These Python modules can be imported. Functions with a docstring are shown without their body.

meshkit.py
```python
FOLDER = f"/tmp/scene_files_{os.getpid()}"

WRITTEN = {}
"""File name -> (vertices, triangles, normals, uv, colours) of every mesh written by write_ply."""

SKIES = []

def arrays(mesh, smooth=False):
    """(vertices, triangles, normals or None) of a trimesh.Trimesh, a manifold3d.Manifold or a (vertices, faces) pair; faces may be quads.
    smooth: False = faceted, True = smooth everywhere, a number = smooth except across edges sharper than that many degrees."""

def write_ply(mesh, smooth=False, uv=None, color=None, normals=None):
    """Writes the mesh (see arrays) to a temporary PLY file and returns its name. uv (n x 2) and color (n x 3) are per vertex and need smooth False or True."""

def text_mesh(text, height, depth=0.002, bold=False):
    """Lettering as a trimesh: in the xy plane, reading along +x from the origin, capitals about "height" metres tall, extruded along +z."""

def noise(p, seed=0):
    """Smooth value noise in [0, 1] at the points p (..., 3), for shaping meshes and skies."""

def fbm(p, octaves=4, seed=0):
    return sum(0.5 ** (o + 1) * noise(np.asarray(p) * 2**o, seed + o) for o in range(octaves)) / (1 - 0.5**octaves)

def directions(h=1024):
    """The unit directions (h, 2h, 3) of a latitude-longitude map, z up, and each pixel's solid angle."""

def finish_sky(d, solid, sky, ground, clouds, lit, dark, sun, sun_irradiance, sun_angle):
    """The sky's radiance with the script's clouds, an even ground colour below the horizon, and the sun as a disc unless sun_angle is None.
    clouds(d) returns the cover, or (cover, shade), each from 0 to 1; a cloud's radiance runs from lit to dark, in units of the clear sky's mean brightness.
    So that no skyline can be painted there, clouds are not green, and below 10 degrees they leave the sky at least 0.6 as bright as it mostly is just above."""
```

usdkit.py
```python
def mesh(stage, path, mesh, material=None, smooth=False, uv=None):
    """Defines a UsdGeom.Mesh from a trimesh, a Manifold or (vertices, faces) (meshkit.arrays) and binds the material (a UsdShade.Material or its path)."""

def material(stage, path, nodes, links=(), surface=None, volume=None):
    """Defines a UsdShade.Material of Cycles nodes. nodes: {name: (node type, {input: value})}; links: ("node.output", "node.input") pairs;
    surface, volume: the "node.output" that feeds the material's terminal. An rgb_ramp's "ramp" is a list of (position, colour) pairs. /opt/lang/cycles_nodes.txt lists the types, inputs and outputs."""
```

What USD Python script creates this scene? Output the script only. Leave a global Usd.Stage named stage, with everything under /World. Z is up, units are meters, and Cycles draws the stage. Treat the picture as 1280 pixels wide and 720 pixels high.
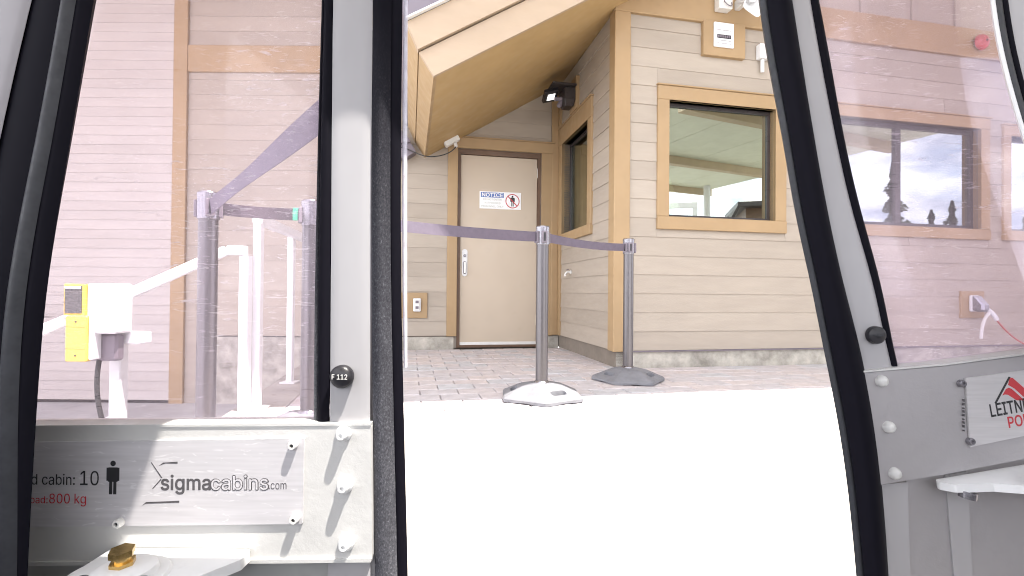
import math
import numpy as np
import trimesh
import manifold3d
import shapely
from shapely.geometry import Polygon
from pxr import Usd, UsdGeom, UsdLux, UsdShade, Gf, Sdf
import usdkit
import meshkit

stage = Usd.Stage.CreateInMemory()
UsdGeom.SetStageUpAxis(stage, "Z")
UsdGeom.SetStageMetersPerUnit(stage, 1.0)
UsdGeom.Xform.Define(stage, "/World")
rng = np.random.default_rng(7)

# ------------------------------------------------------------------ camera
EXPOSURE = 1.45
CAM_H, PITCH, ROLL = 0.62, math.radians(0.55), math.radians(0.5)
cam = UsdGeom.Camera.Define(stage, "/World/camera")
cam.CreateHorizontalApertureAttr(36.0)
cam.CreateVerticalApertureAttr(20.25)
cam.CreateFocalLengthAttr(36.0 * 618.0 / 1280.0)
cam.CreateClippingRangeAttr(Gf.Vec2f(0.05, 2000))
cam.CreateExposureAttr(EXPOSURE)
fw = np.array([0, math.cos(PITCH), math.sin(PITCH)])
up0 = np.array([0, -math.sin(PITCH), math.cos(PITCH)])
rt0 = np.array([1.0, 0, 0])
rt = rt0 * math.cos(ROLL) + up0 * math.sin(ROLL)
upv = up0 * math.cos(ROLL) - rt0 * math.sin(ROLL)
M = np.eye(4)
M[0, :3], M[1, :3], M[2, :3], M[3, :3] = rt, upv, -fw, (0, 0, CAM_H)
UsdGeom.Xformable(cam).AddTransformOp().Set(Gf.Matrix4d(*M.ravel().tolist()))

# ------------------------------------------------------------------ sky and sun
SUN = np.array([0.33, -0.22, 1.0]); SUN /= np.linalg.norm(SUN)
SKY_STRENGTH, SUN_INTENSITY = 0.13, 1.25
el, az = math.asin(SUN[2]), math.atan2(SUN[0], SUN[1])
usdkit.material(stage, "/World/Looks/sky_look", {
    "tc": ("texture_coordinate", {}),
    "map": ("mapping", {"scale": (1.0, 1.0, 2.4), "location": (0.35, 0.2, 0.1)}),
    "n": ("noise_texture", {"scale": 2.3, "detail": 7, "roughness": 0.58, "distortion": 0.3}),
    "r": ("rgb_ramp", {"ramp": [(0.27, (0, 0, 0)), (0.47, (1, 1, 1))]}),
    "n2": ("noise_texture", {"scale": 4.2, "detail": 5, "roughness": 0.6}),
    "r2": ("rgb_ramp", {"ramp": [(0.36, (4.2, 4.6, 5.9)), (0.60, (14.5, 14.5, 14.9))]}),
    "sky": ("sky_texture", {"sky_type": "single_scattering", "sun_disc": False, "sun_elevation": el, "sun_rotation": az, "altitude": 2000.0}),
    "mx": ("mix_color", {}),
    "bg": ("background_shader", {"strength": SKY_STRENGTH}),
}, [("tc.generated", "map.vector"), ("map.vector", "n.vector"), ("map.vector", "n2.vector"), ("n.fac", "r.fac"), ("n2.fac", "r2.fac"),
    ("r.color", "mx.fac"), ("sky.color", "mx.a"), ("r2.color", "mx.b"), ("mx.result", "bg.color")], surface="bg.background")
dome = UsdLux.DomeLight.Define(stage, "/World/sky")
UsdShade.MaterialBindingAPI.Apply(dome.GetPrim()).Bind(UsdShade.Material.Get(stage, "/World/Looks/sky_look"))
dome.GetPrim().SetCustomDataByKey("label", "bright blue sky with broken white clouds")
dome.GetPrim().SetCustomDataByKey("kind", "structure")
sun = UsdLux.DistantLight.Define(stage, "/World/sun")
sun.CreateNormalizeAttr(True)
sun.CreateIntensityAttr(SUN_INTENSITY)
sun.CreateAngleAttr(0.5)
sun.CreateColorAttr(Gf.Vec3f(1.0, 0.95, 0.88))
zx = SUN
xx = np.cross([0, 1, 0], zx); xx /= np.linalg.norm(xx)
yx = np.cross(zx, xx)
S4 = np.eye(4); S4[0, :3], S4[1, :3], S4[2, :3] = xx, yx, zx
UsdGeom.Xformable(sun).AddTransformOp().Set(Gf.Matrix4d(*S4.ravel().tolist()))

# ------------------------------------------------------------------ materials
def look(name, color, rough=0.6, metal=0.0, var=0.12, scale=6.0, stretch=(1, 1, 1), bump=0.0, bscale=60.0, spec=0.5, rvar=0.12, tint=None, emit=None):
    """A painted / worn surface: base colour broken up by two noises, roughness variation and fine relief."""
    c = np.array(color, float)
    lo = np.clip(c * (1 - var), 0, 1)
    hi = np.clip((c if tint is None else np.array(tint)) * (1 + var * 0.6), 0, 1)
    nodes = {
        "geo": ("geometry", {}),
        "map": ("mapping", {"scale": stretch}),
        "n": ("noise_texture", {"scale": scale, "detail": 6, "roughness": 0.6}),
        "ramp": ("rgb_ramp", {"ramp": [(0.3, tuple(lo)), (0.7, tuple(hi))]}),
        "nr": ("noise_texture", {"scale": scale * 3.7, "detail": 4, "roughness": 0.6}),
        "rr": ("map_range", {"from_min": 0.3, "from_max": 0.7, "to_min": max(rough - rvar, 0.03), "to_max": min(rough + rvar, 1.0)}),
        "p": ("principled_bsdf", {"metallic": metal, "specular_ior_level": spec}),
    }
    links = [("geo.position", "map.vector"), ("map.vector", "n.vector"), ("map.vector", "nr.vector"), ("n.fac", "ramp.fac"),
             ("ramp.color", "p.base_color"), ("nr.fac", "rr.value"), ("rr.result", "p.roughness")]
    if bump:
        nodes["nb"] = ("noise_texture", {"scale": bscale, "detail": 5, "roughness": 0.65})
        nodes["b"] = ("bump", {"strength": bump, "distance": 0.004})
        links += [("map.vector", "nb.vector"), ("nb.fac", "b.height"), ("b.normal", "p.normal")]
    if emit:
        nodes["p"][1]["emission_color"] = emit[0]
        nodes["p"][1]["emission_strength"] = emit[1]
    return usdkit.material(stage, f"/World/Looks/{name}", nodes, links, surface="p.BSDF")

L = {}
for i, c in enumerate([(0.375, 0.322, 0.266), (0.392, 0.338, 0.28), (0.36, 0.309, 0.255)]):
    L[f"siding{i}"] = look(f"siding_paint_{i}", c, 0.62, var=0.07, scale=2.2, stretch=(1, 1, 5), bump=0.25, bscale=40, spec=0.35)
for i, c in enumerate([(0.47, 0.43, 0.40), (0.49, 0.45, 0.42)]):
    L[f"narrow{i}"] = look(f"narrow_siding_paint_{i}", c, 0.62, var=0.06, scale=2.0, stretch=(1, 1, 5), bump=0.2, bscale=40, spec=0.35)
L["trim"] = look("tan_trim_paint", (0.355, 0.242, 0.13), 0.55, var=0.08, scale=3, bump=0.2, bscale=50, spec=0.4)
L["fascia"] = look("fascia_paint", (0.385, 0.292, 0.205), 0.5, var=0.07, scale=2, stretch=(1, 1, 3), bump=0.15, bscale=45, spec=0.4)
L["soffit"] = look("soffit_paint", (0.42, 0.285, 0.13), 0.55, var=0.09, scale=2.4, bump=0.12, bscale=40, spec=0.4)
L["sheath"] = look("wall_sheathing", (0.2, 0.17, 0.14), 0.8)
L["door"] = look("door_paint", (0.50, 0.415, 0.32), 0.42, var=0.04, scale=1.6, bump=0.06, bscale=120, spec=0.5)
L["brown"] = look("brown_door_frame", (0.13, 0.075, 0.045), 0.5, var=0.12, scale=6)
L["concrete"] = look("concrete", (0.40, 0.375, 0.345), 0.85, var=0.22, scale=5, bump=0.5, bscale=70, spec=0.25)
L["foundation"] = look("stained_foundation_concrete", (0.35, 0.325, 0.28), 0.88, var=0.35, scale=7.5, bump=0.5, bscale=60, spec=0.2, tint=(0.45, 0.42, 0.37))
L["yard"] = look("yard_concrete", (0.42, 0.42, 0.43), 0.85, var=0.15, scale=3, bump=0.4, bscale=60, spec=0.25)
for i, c in enumerate([(0.55, 0.50, 0.50), (0.53, 0.495, 0.505), (0.57, 0.51, 0.50), (0.51, 0.50, 0.515)]):
    L[f"paver{i}"] = look(f"paver_{i}", c, 0.85, var=0.16, scale=14, bump=0.5, bscale=110, spec=0.25)
L["joint"] = look("joint_sand", (0.45, 0.415, 0.405), 0.95, var=0.3, scale=30, bump=0.4, bscale=200)
L["metalroof"] = look("purple_grey_metal_flashing", (0.16, 0.135, 0.16), 0.45, var=0.1, scale=3)
L["sash"] = look("dark_bronze_sash", (0.035, 0.028, 0.028), 0.4, var=0.2, scale=10)
L["room"] = look("interior_wall_paint", (0.58, 0.61, 0.50), 0.8, var=0.08, scale=2)
L["white"] = look("white_paint", (0.68, 0.68, 0.68), 0.45, var=0.05, scale=10, bump=0.08, bscale=90)
L["offwhite"] = look("off_white_plastic", (0.70, 0.69, 0.66), 0.45, var=0.06, scale=12)
L["steel"] = look("brushed_steel", (0.155, 0.145, 0.15), 0.33, metal=0.9, var=0.03, scale=18, stretch=(4, 4, 0.4), rvar=0.02)
L["steelhead"] = look("polished_steel_head", (0.26, 0.25, 0.27), 0.25, metal=0.85, var=0.05, scale=20)
L["belt"] = look("purple_grey_webbing", (0.125, 0.104, 0.135), 0.75, var=0.10, scale=30, bump=0.2, bscale=400, spec=0.3)
L["beltdark"] = look("dark_maroon_webbing", (0.07, 0.05, 0.065), 0.75, var=0.15, scale=30, bump=0.2, bscale=400, spec=0.3)
L["rubberbase"] = look("grey_rubber_base", (0.19, 0.19, 0.205), 0.7, var=0.18, scale=14, bump=0.3, bscale=180, spec=0.35)
L["greyposts"] = look("grey_painted_post", (0.17, 0.145, 0.17), 0.45, var=0.2, scale=14)
L["black"] = look("black_plastic", (0.014, 0.013, 0.016), 0.4, var=0.2, scale=20)
L["yellow"] = look("yellow_paint", (0.72, 0.50, 0.09), 0.5, var=0.05, scale=10)
L["screen"] = look("speckled_dark_screen", (0.10, 0.095, 0.095), 0.35, var=0.85, scale=130)
L["cable"] = look("black_cable", (0.03, 0.03, 0.03), 0.6)
L["redcable"] = look("red_cable", (0.45, 0.06, 0.05), 0.55)
L["green"] = look("green_clip", (0.05, 0.42, 0.25), 0.45)
L["bell"] = look("red_bell_paint", (0.46, 0.035, 0.055), 0.35, var=0.35, scale=60)
L["silver"] = look("silver_anodised_frame", (0.36, 0.35, 0.358), 0.5, metal=0.0, rvar=0.04, var=0.04, scale=14, stretch=(1, 1, 0.3), spec=0.5)
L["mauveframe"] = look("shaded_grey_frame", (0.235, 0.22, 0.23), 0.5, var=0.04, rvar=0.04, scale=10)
L["rail"] = look("white_grey_rail", (0.54, 0.535, 0.52), 0.42, metal=0.08, var=0.05, scale=9, bump=0.12, bscale=90)
L["railgrey"] = look("grey_aluminium_rail", (0.37, 0.355, 0.362), 0.45, metal=0.3, rvar=0.03, var=0.04, scale=9, bump=0.1, bscale=90)
L["lowpanel"] = look("grey_green_lower_panel", (0.34, 0.343, 0.33), 0.35, var=0.05, scale=5)
L["brass"] = look("brass", (0.66, 0.45, 0.17), 0.24, metal=1.0, var=0.02, rvar=0.03, scale=40)
L["inkblack"] = look("black_print", (0.02, 0.02, 0.022), 0.5)
L["inkgrey"] = look("grey_print", (0.085, 0.08, 0.085), 0.5, var=0.3, scale=200)
L["inkred"] = look("red_print", (0.46, 0.035, 0.045), 0.5)
L["inkblue"] = look("blue_print", (0.10, 0.17, 0.42), 0.5)
L["inkgreen"] = look("faded_green_print", (0.40, 0.44, 0.38), 0.5)
L["signwhite"] = look("sign_white", (0.82, 0.82, 0.82), 0.4, var=0.03)
L["lamp"] = look("lit_lamp_panel", (0.9, 0.9, 0.9), 0.4, emit=((1, 0.97, 0.92), 0.55))
L["bark"] = look("bark", (0.09, 0.065, 0.05), 0.9, var=0.3, scale=6)
L["soffitgreen"] = look("canopy_soffit_panel", (0.64, 0.65, 0.53), 0.6, var=0.06, scale=3)
L["canopybeam"] = look("canopy_beam_paint", (0.48, 0.38, 0.26), 0.6, var=0.08, scale=3)


def plate_look(name, color, metal, streak):
    """A brushed name plate with short bright scratches."""
    return usdkit.material(stage, f"/World/Looks/{name}", {
        "geo": ("geometry", {}),
        "m1": ("mapping", {"scale": (14, 14, 260)}), "n1": ("noise_texture", {"scale": 1.0, "detail": 5}),
        "m2": ("mapping", {"scale": (45, 45, 190), "rotation": (0, 0.35, 0)}), "n2": ("noise_texture", {"scale": 1.0, "detail": 3, "distortion": 1.2}),
        "r2": ("rgb_ramp", {"ramp": [(0.62, (0, 0, 0)), (0.70, (1, 1, 1))]}),
        "r1": ("rgb_ramp", {"ramp": [(0.3, tuple(np.array(color) * 0.92)), (0.7, tuple(np.minimum(np.array(color) * 1.06, 1)))]}),
        "s": ("math", {"math_type": "multiply", "value2": streak}),
        "mx": ("mix_color", {"b": (0.9, 0.9, 0.9)}),
        "p": ("principled_bsdf", {"metallic": metal, "roughness": 0.36}),
    }, [("geo.position", "m1.vector"), ("m1.vector", "n1.vector"), ("geo.position", "m2.vector"), ("m2.vector", "n2.vector"), ("n2.fac", "r2.fac"),
        ("n1.fac", "r1.fac"), ("r2.color", "s.value1"), ("s.value", "mx.fac"), ("r1.color", "mx.a"), ("mx.result", "p.base_color")], surface="p.BSDF")


L["plate"] = plate_look("white_plate", (0.52, 0.505, 0.52), 0.08, 0.25)
L["platefill"] = look("plain_plate_fill", (0.51, 0.495, 0.51), 0.4, var=0.02)
L["plate2"] = plate_look("brushed_plate", (0.55, 0.535, 0.54), 0.35, 0.05)


def rubber_look(name, base, dust, amount, lo, hi):
    """Black rubber with dust that grows below a given height, speckled and streaky."""
    return usdkit.material(stage, f"/World/Looks/{name}", {
        "geo": ("geometry", {}), "sep": ("separate_xyz", {}),
        "g": ("map_range", {"from_min": hi, "from_max": lo, "to_min": 0.0, "to_max": 1.0}),
        "m1": ("mapping", {"scale": (620, 200, 330)}), "n1": ("noise_texture", {"scale": 1.0, "detail": 6, "roughness": 0.7}),
        "r1": ("rgb_ramp", {"ramp": [(0.35, (0.18, 0.18, 0.18)), (0.58, (0.40, 0.40, 0.40)), (0.70, (1, 1, 1))]}),
        "m2": ("mapping", {"scale": (40, 10, 5)}), "n2": ("noise_texture", {"scale": 1.0, "detail": 4}),
        "r2": ("map_range", {"from_min": 0.35, "from_max": 0.65, "to_min": 0.55, "to_max": 1.0}),
        "a": ("math", {"math_type": "multiply"}), "b": ("math", {"math_type": "multiply"}), "c": ("math", {"math_type": "multiply", "value2": amount}),
        "mx": ("mix_color", {"a": base, "b": dust}),
        "p": ("principled_bsdf", {"roughness": 0.6, "specular_ior_level": 0.05}),
    }, [("geo.position", "sep.vector"), ("sep.z", "g.value"), ("geo.position", "m1.vector"), ("m1.vector", "n1.vector"), ("n1.fac", "r1.fac"),
        ("geo.position", "m2.vector"), ("m2.vector", "n2.vector"), ("n2.fac", "r2.value"), ("r1.color", "a.value1"), ("r2.result", "a.value2"),
        ("a.value", "b.value1"), ("g.result", "b.value2"), ("b.value", "c.value1"), ("c.value", "mx.fac"), ("mx.result", "p.base_color")], surface="p.BSDF")


L["gasket"] = rubber_look("clean_black_rubber", (0.006, 0.0055, 0.009), (0.05, 0.05, 0.06), 0.08, 0.2, 1.2)
L["dusty"] = rubber_look("dusty_black_rubber", (0.006, 0.0055, 0.009), (0.20, 0.20, 0.22), 0.55, 0.74, 0.96)
L["dustyedge"] = rubber_look("dusty_gasket_edge", (0.006, 0.0055, 0.009), (0.20, 0.20, 0.21), 0.7, 0.68, 0.82)
L["ridge"] = look("grey_rubber_ridge", (0.022, 0.023, 0.028), 0.55, var=0.3, scale=40)


def pane_look(name, clear, dust_color, dust, scratch, gloss):
    """Worn cabin glazing: see-through, with a film of dust, short scratches and a faint mirror."""
    return usdkit.material(stage, f"/World/Looks/{name}", {
        "geo": ("geometry", {}),
        "m1": ("mapping", {"scale": (30, 30, 210), "rotation": (0, 0.25, 0)}), "n1": ("noise_texture", {"scale": 1.0, "detail": 5, "roughness": 0.6, "distortion": 1.6}),
        "r1": ("rgb_ramp", {"ramp": [(0.60, (0, 0, 0)), (0.68, (1, 1, 1))]}),
        "n3": ("noise_texture", {"scale": 420.0, "detail": 2}), "r3": ("rgb_ramp", {"ramp": [(0.70, (0, 0, 0)), (0.75, (1, 1, 1))]}),
        "n2": ("noise_texture", {"scale": 7.0, "detail": 4}), "r2": ("map_range", {"from_min": 0.42, "from_max": 0.62, "to_min": 0.05, "to_max": 1.0}),
        "ad": ("math", {"math_type": "add"}), "a": ("math", {"math_type": "multiply"}), "s": ("math", {"math_type": "multiply_add", "value2": scratch, "value3": dust}),
        "t": ("transparent_bsdf", {"color": clear}),
        "d": ("diffuse_bsdf", {"color": dust_color}), "tl": ("translucent_bsdf", {"color": dust_color}),
        "dd": ("mix_closure", {"fac": 0.5}), "g": ("glossy_bsdf", {"color": (1, 1, 1), "roughness": 0.02}),
        "fr": ("fresnel", {"IOR": gloss}), "m": ("mix_closure", {}), "mm": ("mix_closure", {}),
    }, [("geo.position", "m1.vector"), ("m1.vector", "n1.vector"), ("n1.fac", "r1.fac"), ("geo.position", "n2.vector"), ("n2.fac", "r2.value"), ("geo.position", "n3.vector"), ("n3.fac", "r3.fac"),
        ("r1.color", "ad.value1"), ("r3.color", "ad.value2"), ("ad.value", "a.value1"), ("r2.result", "a.value2"), ("a.value", "s.value1"),
        ("d.BSDF", "dd.closure1"), ("tl.BSDF", "dd.closure2"), ("s.value", "m.fac"), ("t.BSDF", "m.closure1"), ("dd.closure", "m.closure2"),
        ("fr.fac", "mm.fac"), ("m.closure", "mm.closure1"), ("g.BSDF", "mm.closure2")], surface="mm.closure")


L["paneleft"] = pane_look("cabin_glazing_dusty", (0.945, 0.90, 0.935), (0.77, 0.72, 0.77), 0.070, 0.6, 1.20)
L["paneright"] = pane_look("cabin_glazing_worn", (0.915, 0.865, 0.93), (0.77, 0.70, 0.78), 0.095, 0.6, 1.28)
L["winglass"] = usdkit.material(stage, "/World/Looks/building_window_glass", {
    "t": ("transparent_bsdf", {"color": (0.62, 0.69, 0.58)}), "g": ("glossy_bsdf", {"color": (0.92, 1.0, 0.92), "roughness": 0.0}),
    "fr": ("fresnel", {"IOR": 1.9}), "mr": ("math", {"math_type": "add", "value2": 0.34}), "m": ("mix_closure", {}),
}, [("fr.fac", "mr.value1"), ("mr.value", "m.fac"), ("t.BSDF", "m.closure1"), ("g.BSDF", "m.closure2")], surface="m.closure")
L["clearlip"] = usdkit.material(stage, "/World/Looks/clear_plastic_lip", {
    "geo": ("geometry", {}), "n": ("noise_texture", {"scale": 60.0, "detail": 3}),
    "mr": ("map_range", {"from_min": 0.35, "from_max": 0.65, "to_min": 0.35, "to_max": 0.85}),
    "t": ("transparent_bsdf", {"color": (0.93, 0.92, 0.96)}), "d": ("diffuse_bsdf", {"color": (0.72, 0.70, 0.76)}), "m": ("mix_closure", {}),
}, [("geo.position", "n.vector"), ("n.fac", "mr.value"), ("mr.result", "m.fac"), ("t.BSDF", "m.closure1"), ("d.BSDF", "m.closure2")], surface="m.closure")
L["leaf"] = usdkit.material(stage, "/World/Looks/needle_foliage", {
    "geo": ("geometry", {}), "n": ("noise_texture", {"scale": 1.4, "detail": 4}),
    "r": ("rgb_ramp", {"ramp": [(0.3, (0.035, 0.055, 0.03)), (0.7, (0.075, 0.10, 0.05))]}),
    "d": ("diffuse_bsdf", {}), "tl": ("translucent_bsdf", {}), "m": ("mix_closure", {"fac": 0.25}),
}, [("geo.position", "n.vector"), ("n.fac", "r.fac"), ("r.color", "d.color"), ("r.color", "tl.color"), ("d.BSDF", "m.closure1"), ("tl.BSDF", "m.closure2")], surface="m.closure")

# ------------------------------------------------------------------ scene helpers
_taken = {}


def path_for(parent, name):
    base = "/World" if parent is None else str(parent)
    k = _taken.get((base, name), 0)
    _taken[(base, name)] = k + 1
    return f"{base}/{name}" if k == 0 else f"{base}/{name}_{k:03d}"


def tag(path, label=None, category=None, group=None, kind=None):
    prim = stage.GetPrimAtPath(str(path))
    for k, v in (("label", label), ("category", category), ("group", group), ("kind", kind)):
        if v:
            prim.SetCustomDataByKey(k, v)


def thing(name, label=None, category=None, group=None, kind=None, at=(0, 0, 0), parent=None):
    p = path_for(parent, name)
    x = UsdGeom.Xform.Define(stage, p)
    if any(at):
        x.AddTranslateOp().Set(Gf.Vec3d(*map(float, at)))
    tag(p, label, category, group, kind)
    return p


def part(parent, name, mesh, mat, smooth=False, label=None, kind=None):
    p = path_for(parent, name)
    usdkit.mesh(stage, p, mesh, L[mat] if isinstance(mat, str) else mat, smooth=smooth)
    tag(p, label, kind=kind)
    return p


cat = trimesh.util.concatenate


class Frame:
    """A wall's own axes: a runs along the wall, d outward from it, z up."""
    def __init__(self, o, along, out):
        self.T = np.eye(4)
        self.T[:3, 0], self.T[:3, 1], self.T[:3, 2], self.T[:3, 3] = along, out, (0, 0, 1), o
        self.flip = np.linalg.det(self.T[:3, :3]) < 0

    def __call__(self, mesh):
        m = mesh.copy()
        m.apply_transform(self.T)        # trimesh turns the faces over for a mirrored frame
        return m

    def p(self, a, d, z):
        return self.T[:3, :3] @ np.array([a, d, z]) + self.T[:3, 3]


def box(a0, a1, d0, d1, z0, z1):
    m = trimesh.creation.box([a1 - a0, d1 - d0, z1 - z0])
    m.apply_translation([(a0 + a1) / 2, (d0 + d1) / 2, (z0 + z1) / 2])
    return m


def cbox(a0, a1, d0, d1, z0, z1, c=0.004):
    """A box with chamfered edges."""
    c = min(c, (a1 - a0) * 0.3, (d1 - d0) * 0.3, (z1 - z0) * 0.3)
    pts = []
    for x in (0, 1):
        for y in (0, 1):
            for z in (0, 1):
                for k in range(3):
                    s = [c, c, c]; s[k] = 0
                    pts.append([a1 - s[0] if x else a0 + s[0], d1 - s[1] if y else d0 + s[1], z1 - s[2] if z else z0 + s[2]])
    return trimesh.convex.convex_hull(np.array(pts))


def board(a0, a1, z0, z1, thick=0.016, thin=0.005, d0=0.0):
    """One lap-siding board: thick lower edge standing proud of the board below."""
    v = np.array([[a, d, z] for a in (a0, a1) for d, z in ((d0, z0), (d0 + thick, z0), (d0 + thick, z0 + 0.004), (d0 + thin, z1), (d0, z1))])
    f = [[0, 1, 6, 5], [1, 2, 7, 6], [2, 3, 8, 7], [3, 4, 9, 8], [4, 0, 5, 9]]
    tri = []
    for q in f:
        tri += [[q[0], q[2], q[1]], [q[0], q[3], q[2]]]
    tri += [[0, 2, 1], [0, 3, 2], [0, 4, 3], [5, 6, 7], [5, 7, 8], [5, 8, 9]]
    m = trimesh.Trimesh(v, tri, process=False)
    m.fix_normals()
    return m


def tube(points, r, sides=10, closed_ends=True):
    pts = np.asarray(points, float)
    m = len(pts)
    tang = np.gradient(pts, axis=0)
    tang /= np.maximum(np.linalg.norm(tang, axis=1, keepdims=True), 1e-9)
    ref = np.array([0, 0, 1.0]) if abs(tang[0][2]) < 0.9 else np.array([1.0, 0, 0])
    v, f = [], []
    rr = np.broadcast_to(np.asarray(r, float), (m,))
    for i in range(m):
        a = np.cross(tang[i], ref); a /= np.linalg.norm(a)
        b = np.cross(tang[i], a)
        ref = np.cross(a, tang[i])
        for k in range(sides):
            t = 2 * math.pi * k / sides
            v.append(pts[i] + rr[i] * (a * math.cos(t) + b * math.sin(t)))
    for i in range(m - 1):
        for k in range(sides):
            p, q = i * sides + k, i * sides + (k + 1) % sides
            f += [[p, p + sides, q], [q, p + sides, q + sides]]
    v += [pts[0], pts[-1]]
    c0, c1 = len(v) - 2, len(v) - 1
    for k in range(sides):
        f += [[c0, k, (k + 1) % sides], [c1, (m - 1) * sides + (k + 1) % sides, (m - 1) * sides + k]]
    t = trimesh.Trimesh(v, f, process=False)
    t.fix_normals()
    return t


def smooth_path(pts, n=24):
    from scipy.interpolate import CubicSpline
    pts = np.asarray(pts, float)
    s = np.concatenate([[0], np.cumsum(np.linalg.norm(np.diff(pts, axis=0), axis=1))])
    return CubicSpline(s, pts)(np.linspace(0, s[-1], n))


def bar(p, q, w, t):
    """A square-section bar from p to q, w wide (level) and t deep."""
    p, q = np.asarray(p, float), np.asarray(q, float)
    d = q - p; n = np.linalg.norm(d); d /= n
    ref = np.array([0, 0, 1.0]) if abs(d[2]) < 0.95 else np.array([0, 1.0, 0])
    a = np.cross(d, ref); a /= np.linalg.norm(a)
    b = np.cross(a, d)
    m = cbox(-w / 2, w / 2, -t / 2, t / 2, 0, n, 0.005)
    T = np.eye(4); T[:3, 0], T[:3, 1], T[:3, 2], T[:3, 3] = a, np.cross(d, a), d, p
    m.apply_transform(T)
    return m


def cyl(r, h, sides=32, r2=None):
    r2 = r if r2 is None else r2
    return trimesh.creation.revolve(np.array([[0, 0], [r, 0], [r2, h], [0, h]]), sections=sides)


def lathe(profile, sides=40):
    return trimesh.creation.revolve(np.array(profile, float), sections=sides)


def aim(mesh, direction, at):
    """Turns a mesh's +z to a direction and puts it there."""
    m = mesh.copy()
    m.apply_transform(trimesh.geometry.align_vectors([0, 0, 1], direction))
    m.apply_translation(at)
    return m


def upright(poly, y0, y1):
    """A shape drawn in (x, z), made solid from y0 to y1 (y0 is the side facing the cabin inside)."""
    m = trimesh.creation.extrude_polygon(poly, y1 - y0, engine="earcut")
    v = m.vertices.copy()
    m.vertices = np.column_stack([v[:, 0], y1 - v[:, 2], v[:, 1]])
    return m


def outline(*pts, r=0.0):
    g = Polygon(pts)
    if r:
        g = g.buffer(-r).buffer(r, quad_segs=6)
    return g


def loft(left, right, y, bulge, depth, n=9, m=40, power=1.0):
    """A strip between two edges given as (x, z) points: its front swells towards -y, its back is flat."""
    left, right = smooth_path(left, m), smooth_path(right, m)
    t = np.linspace(0, 1, n)
    v, f = [], []
    for i in range(m):
        for k in range(n):
            x, z = left[i] * (1 - t[k]) + right[i] * t[k]
            v.append([x, y - bulge * math.sin(math.pi * t[k]) ** power, z])
        for k in (n - 1, 0):
            x, z = left[i] * (1 - t[k]) + right[i] * t[k]
            v.append([x * (1 + depth / y), y + depth, z])
    c = n + 2
    for i in range(m - 1):
        for k in range(c):
            p, q = i * c + k, i * c + (k + 1) % c
            f += [[p, q, p + c], [q, q + c, p + c]]
    for e in (0, (m - 1) * c):
        f += [[e, e + k, e + k + 1] for k in range(1, c - 1)]
    t = trimesh.Trimesh(v, f, process=False)
    t.fix_normals()
    return t


def lettering(text, x0, x1, z, height, y, angle=0.0, bold=False, thick=0.00015):
    """Lettering standing in the x-z plane, facing -y, squeezed to run from x0 to x1; z is the baseline."""
    m = meshkit.text_mesh(text, height, depth=thick, bold=bold)
    b = m.bounds
    s = (x1 - x0) / (b[1][0] - b[0][0])
    v = m.vertices.copy()
    vx, vz = (v[:, 0] - b[0][0]) * s, v[:, 1]
    c, k = math.cos(angle), math.sin(angle)
    m.vertices = np.column_stack([x0 + vx * c - vz * k, y - v[:, 2], z + vx * k + vz * c])
    m.fix_normals()
    return m


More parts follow.
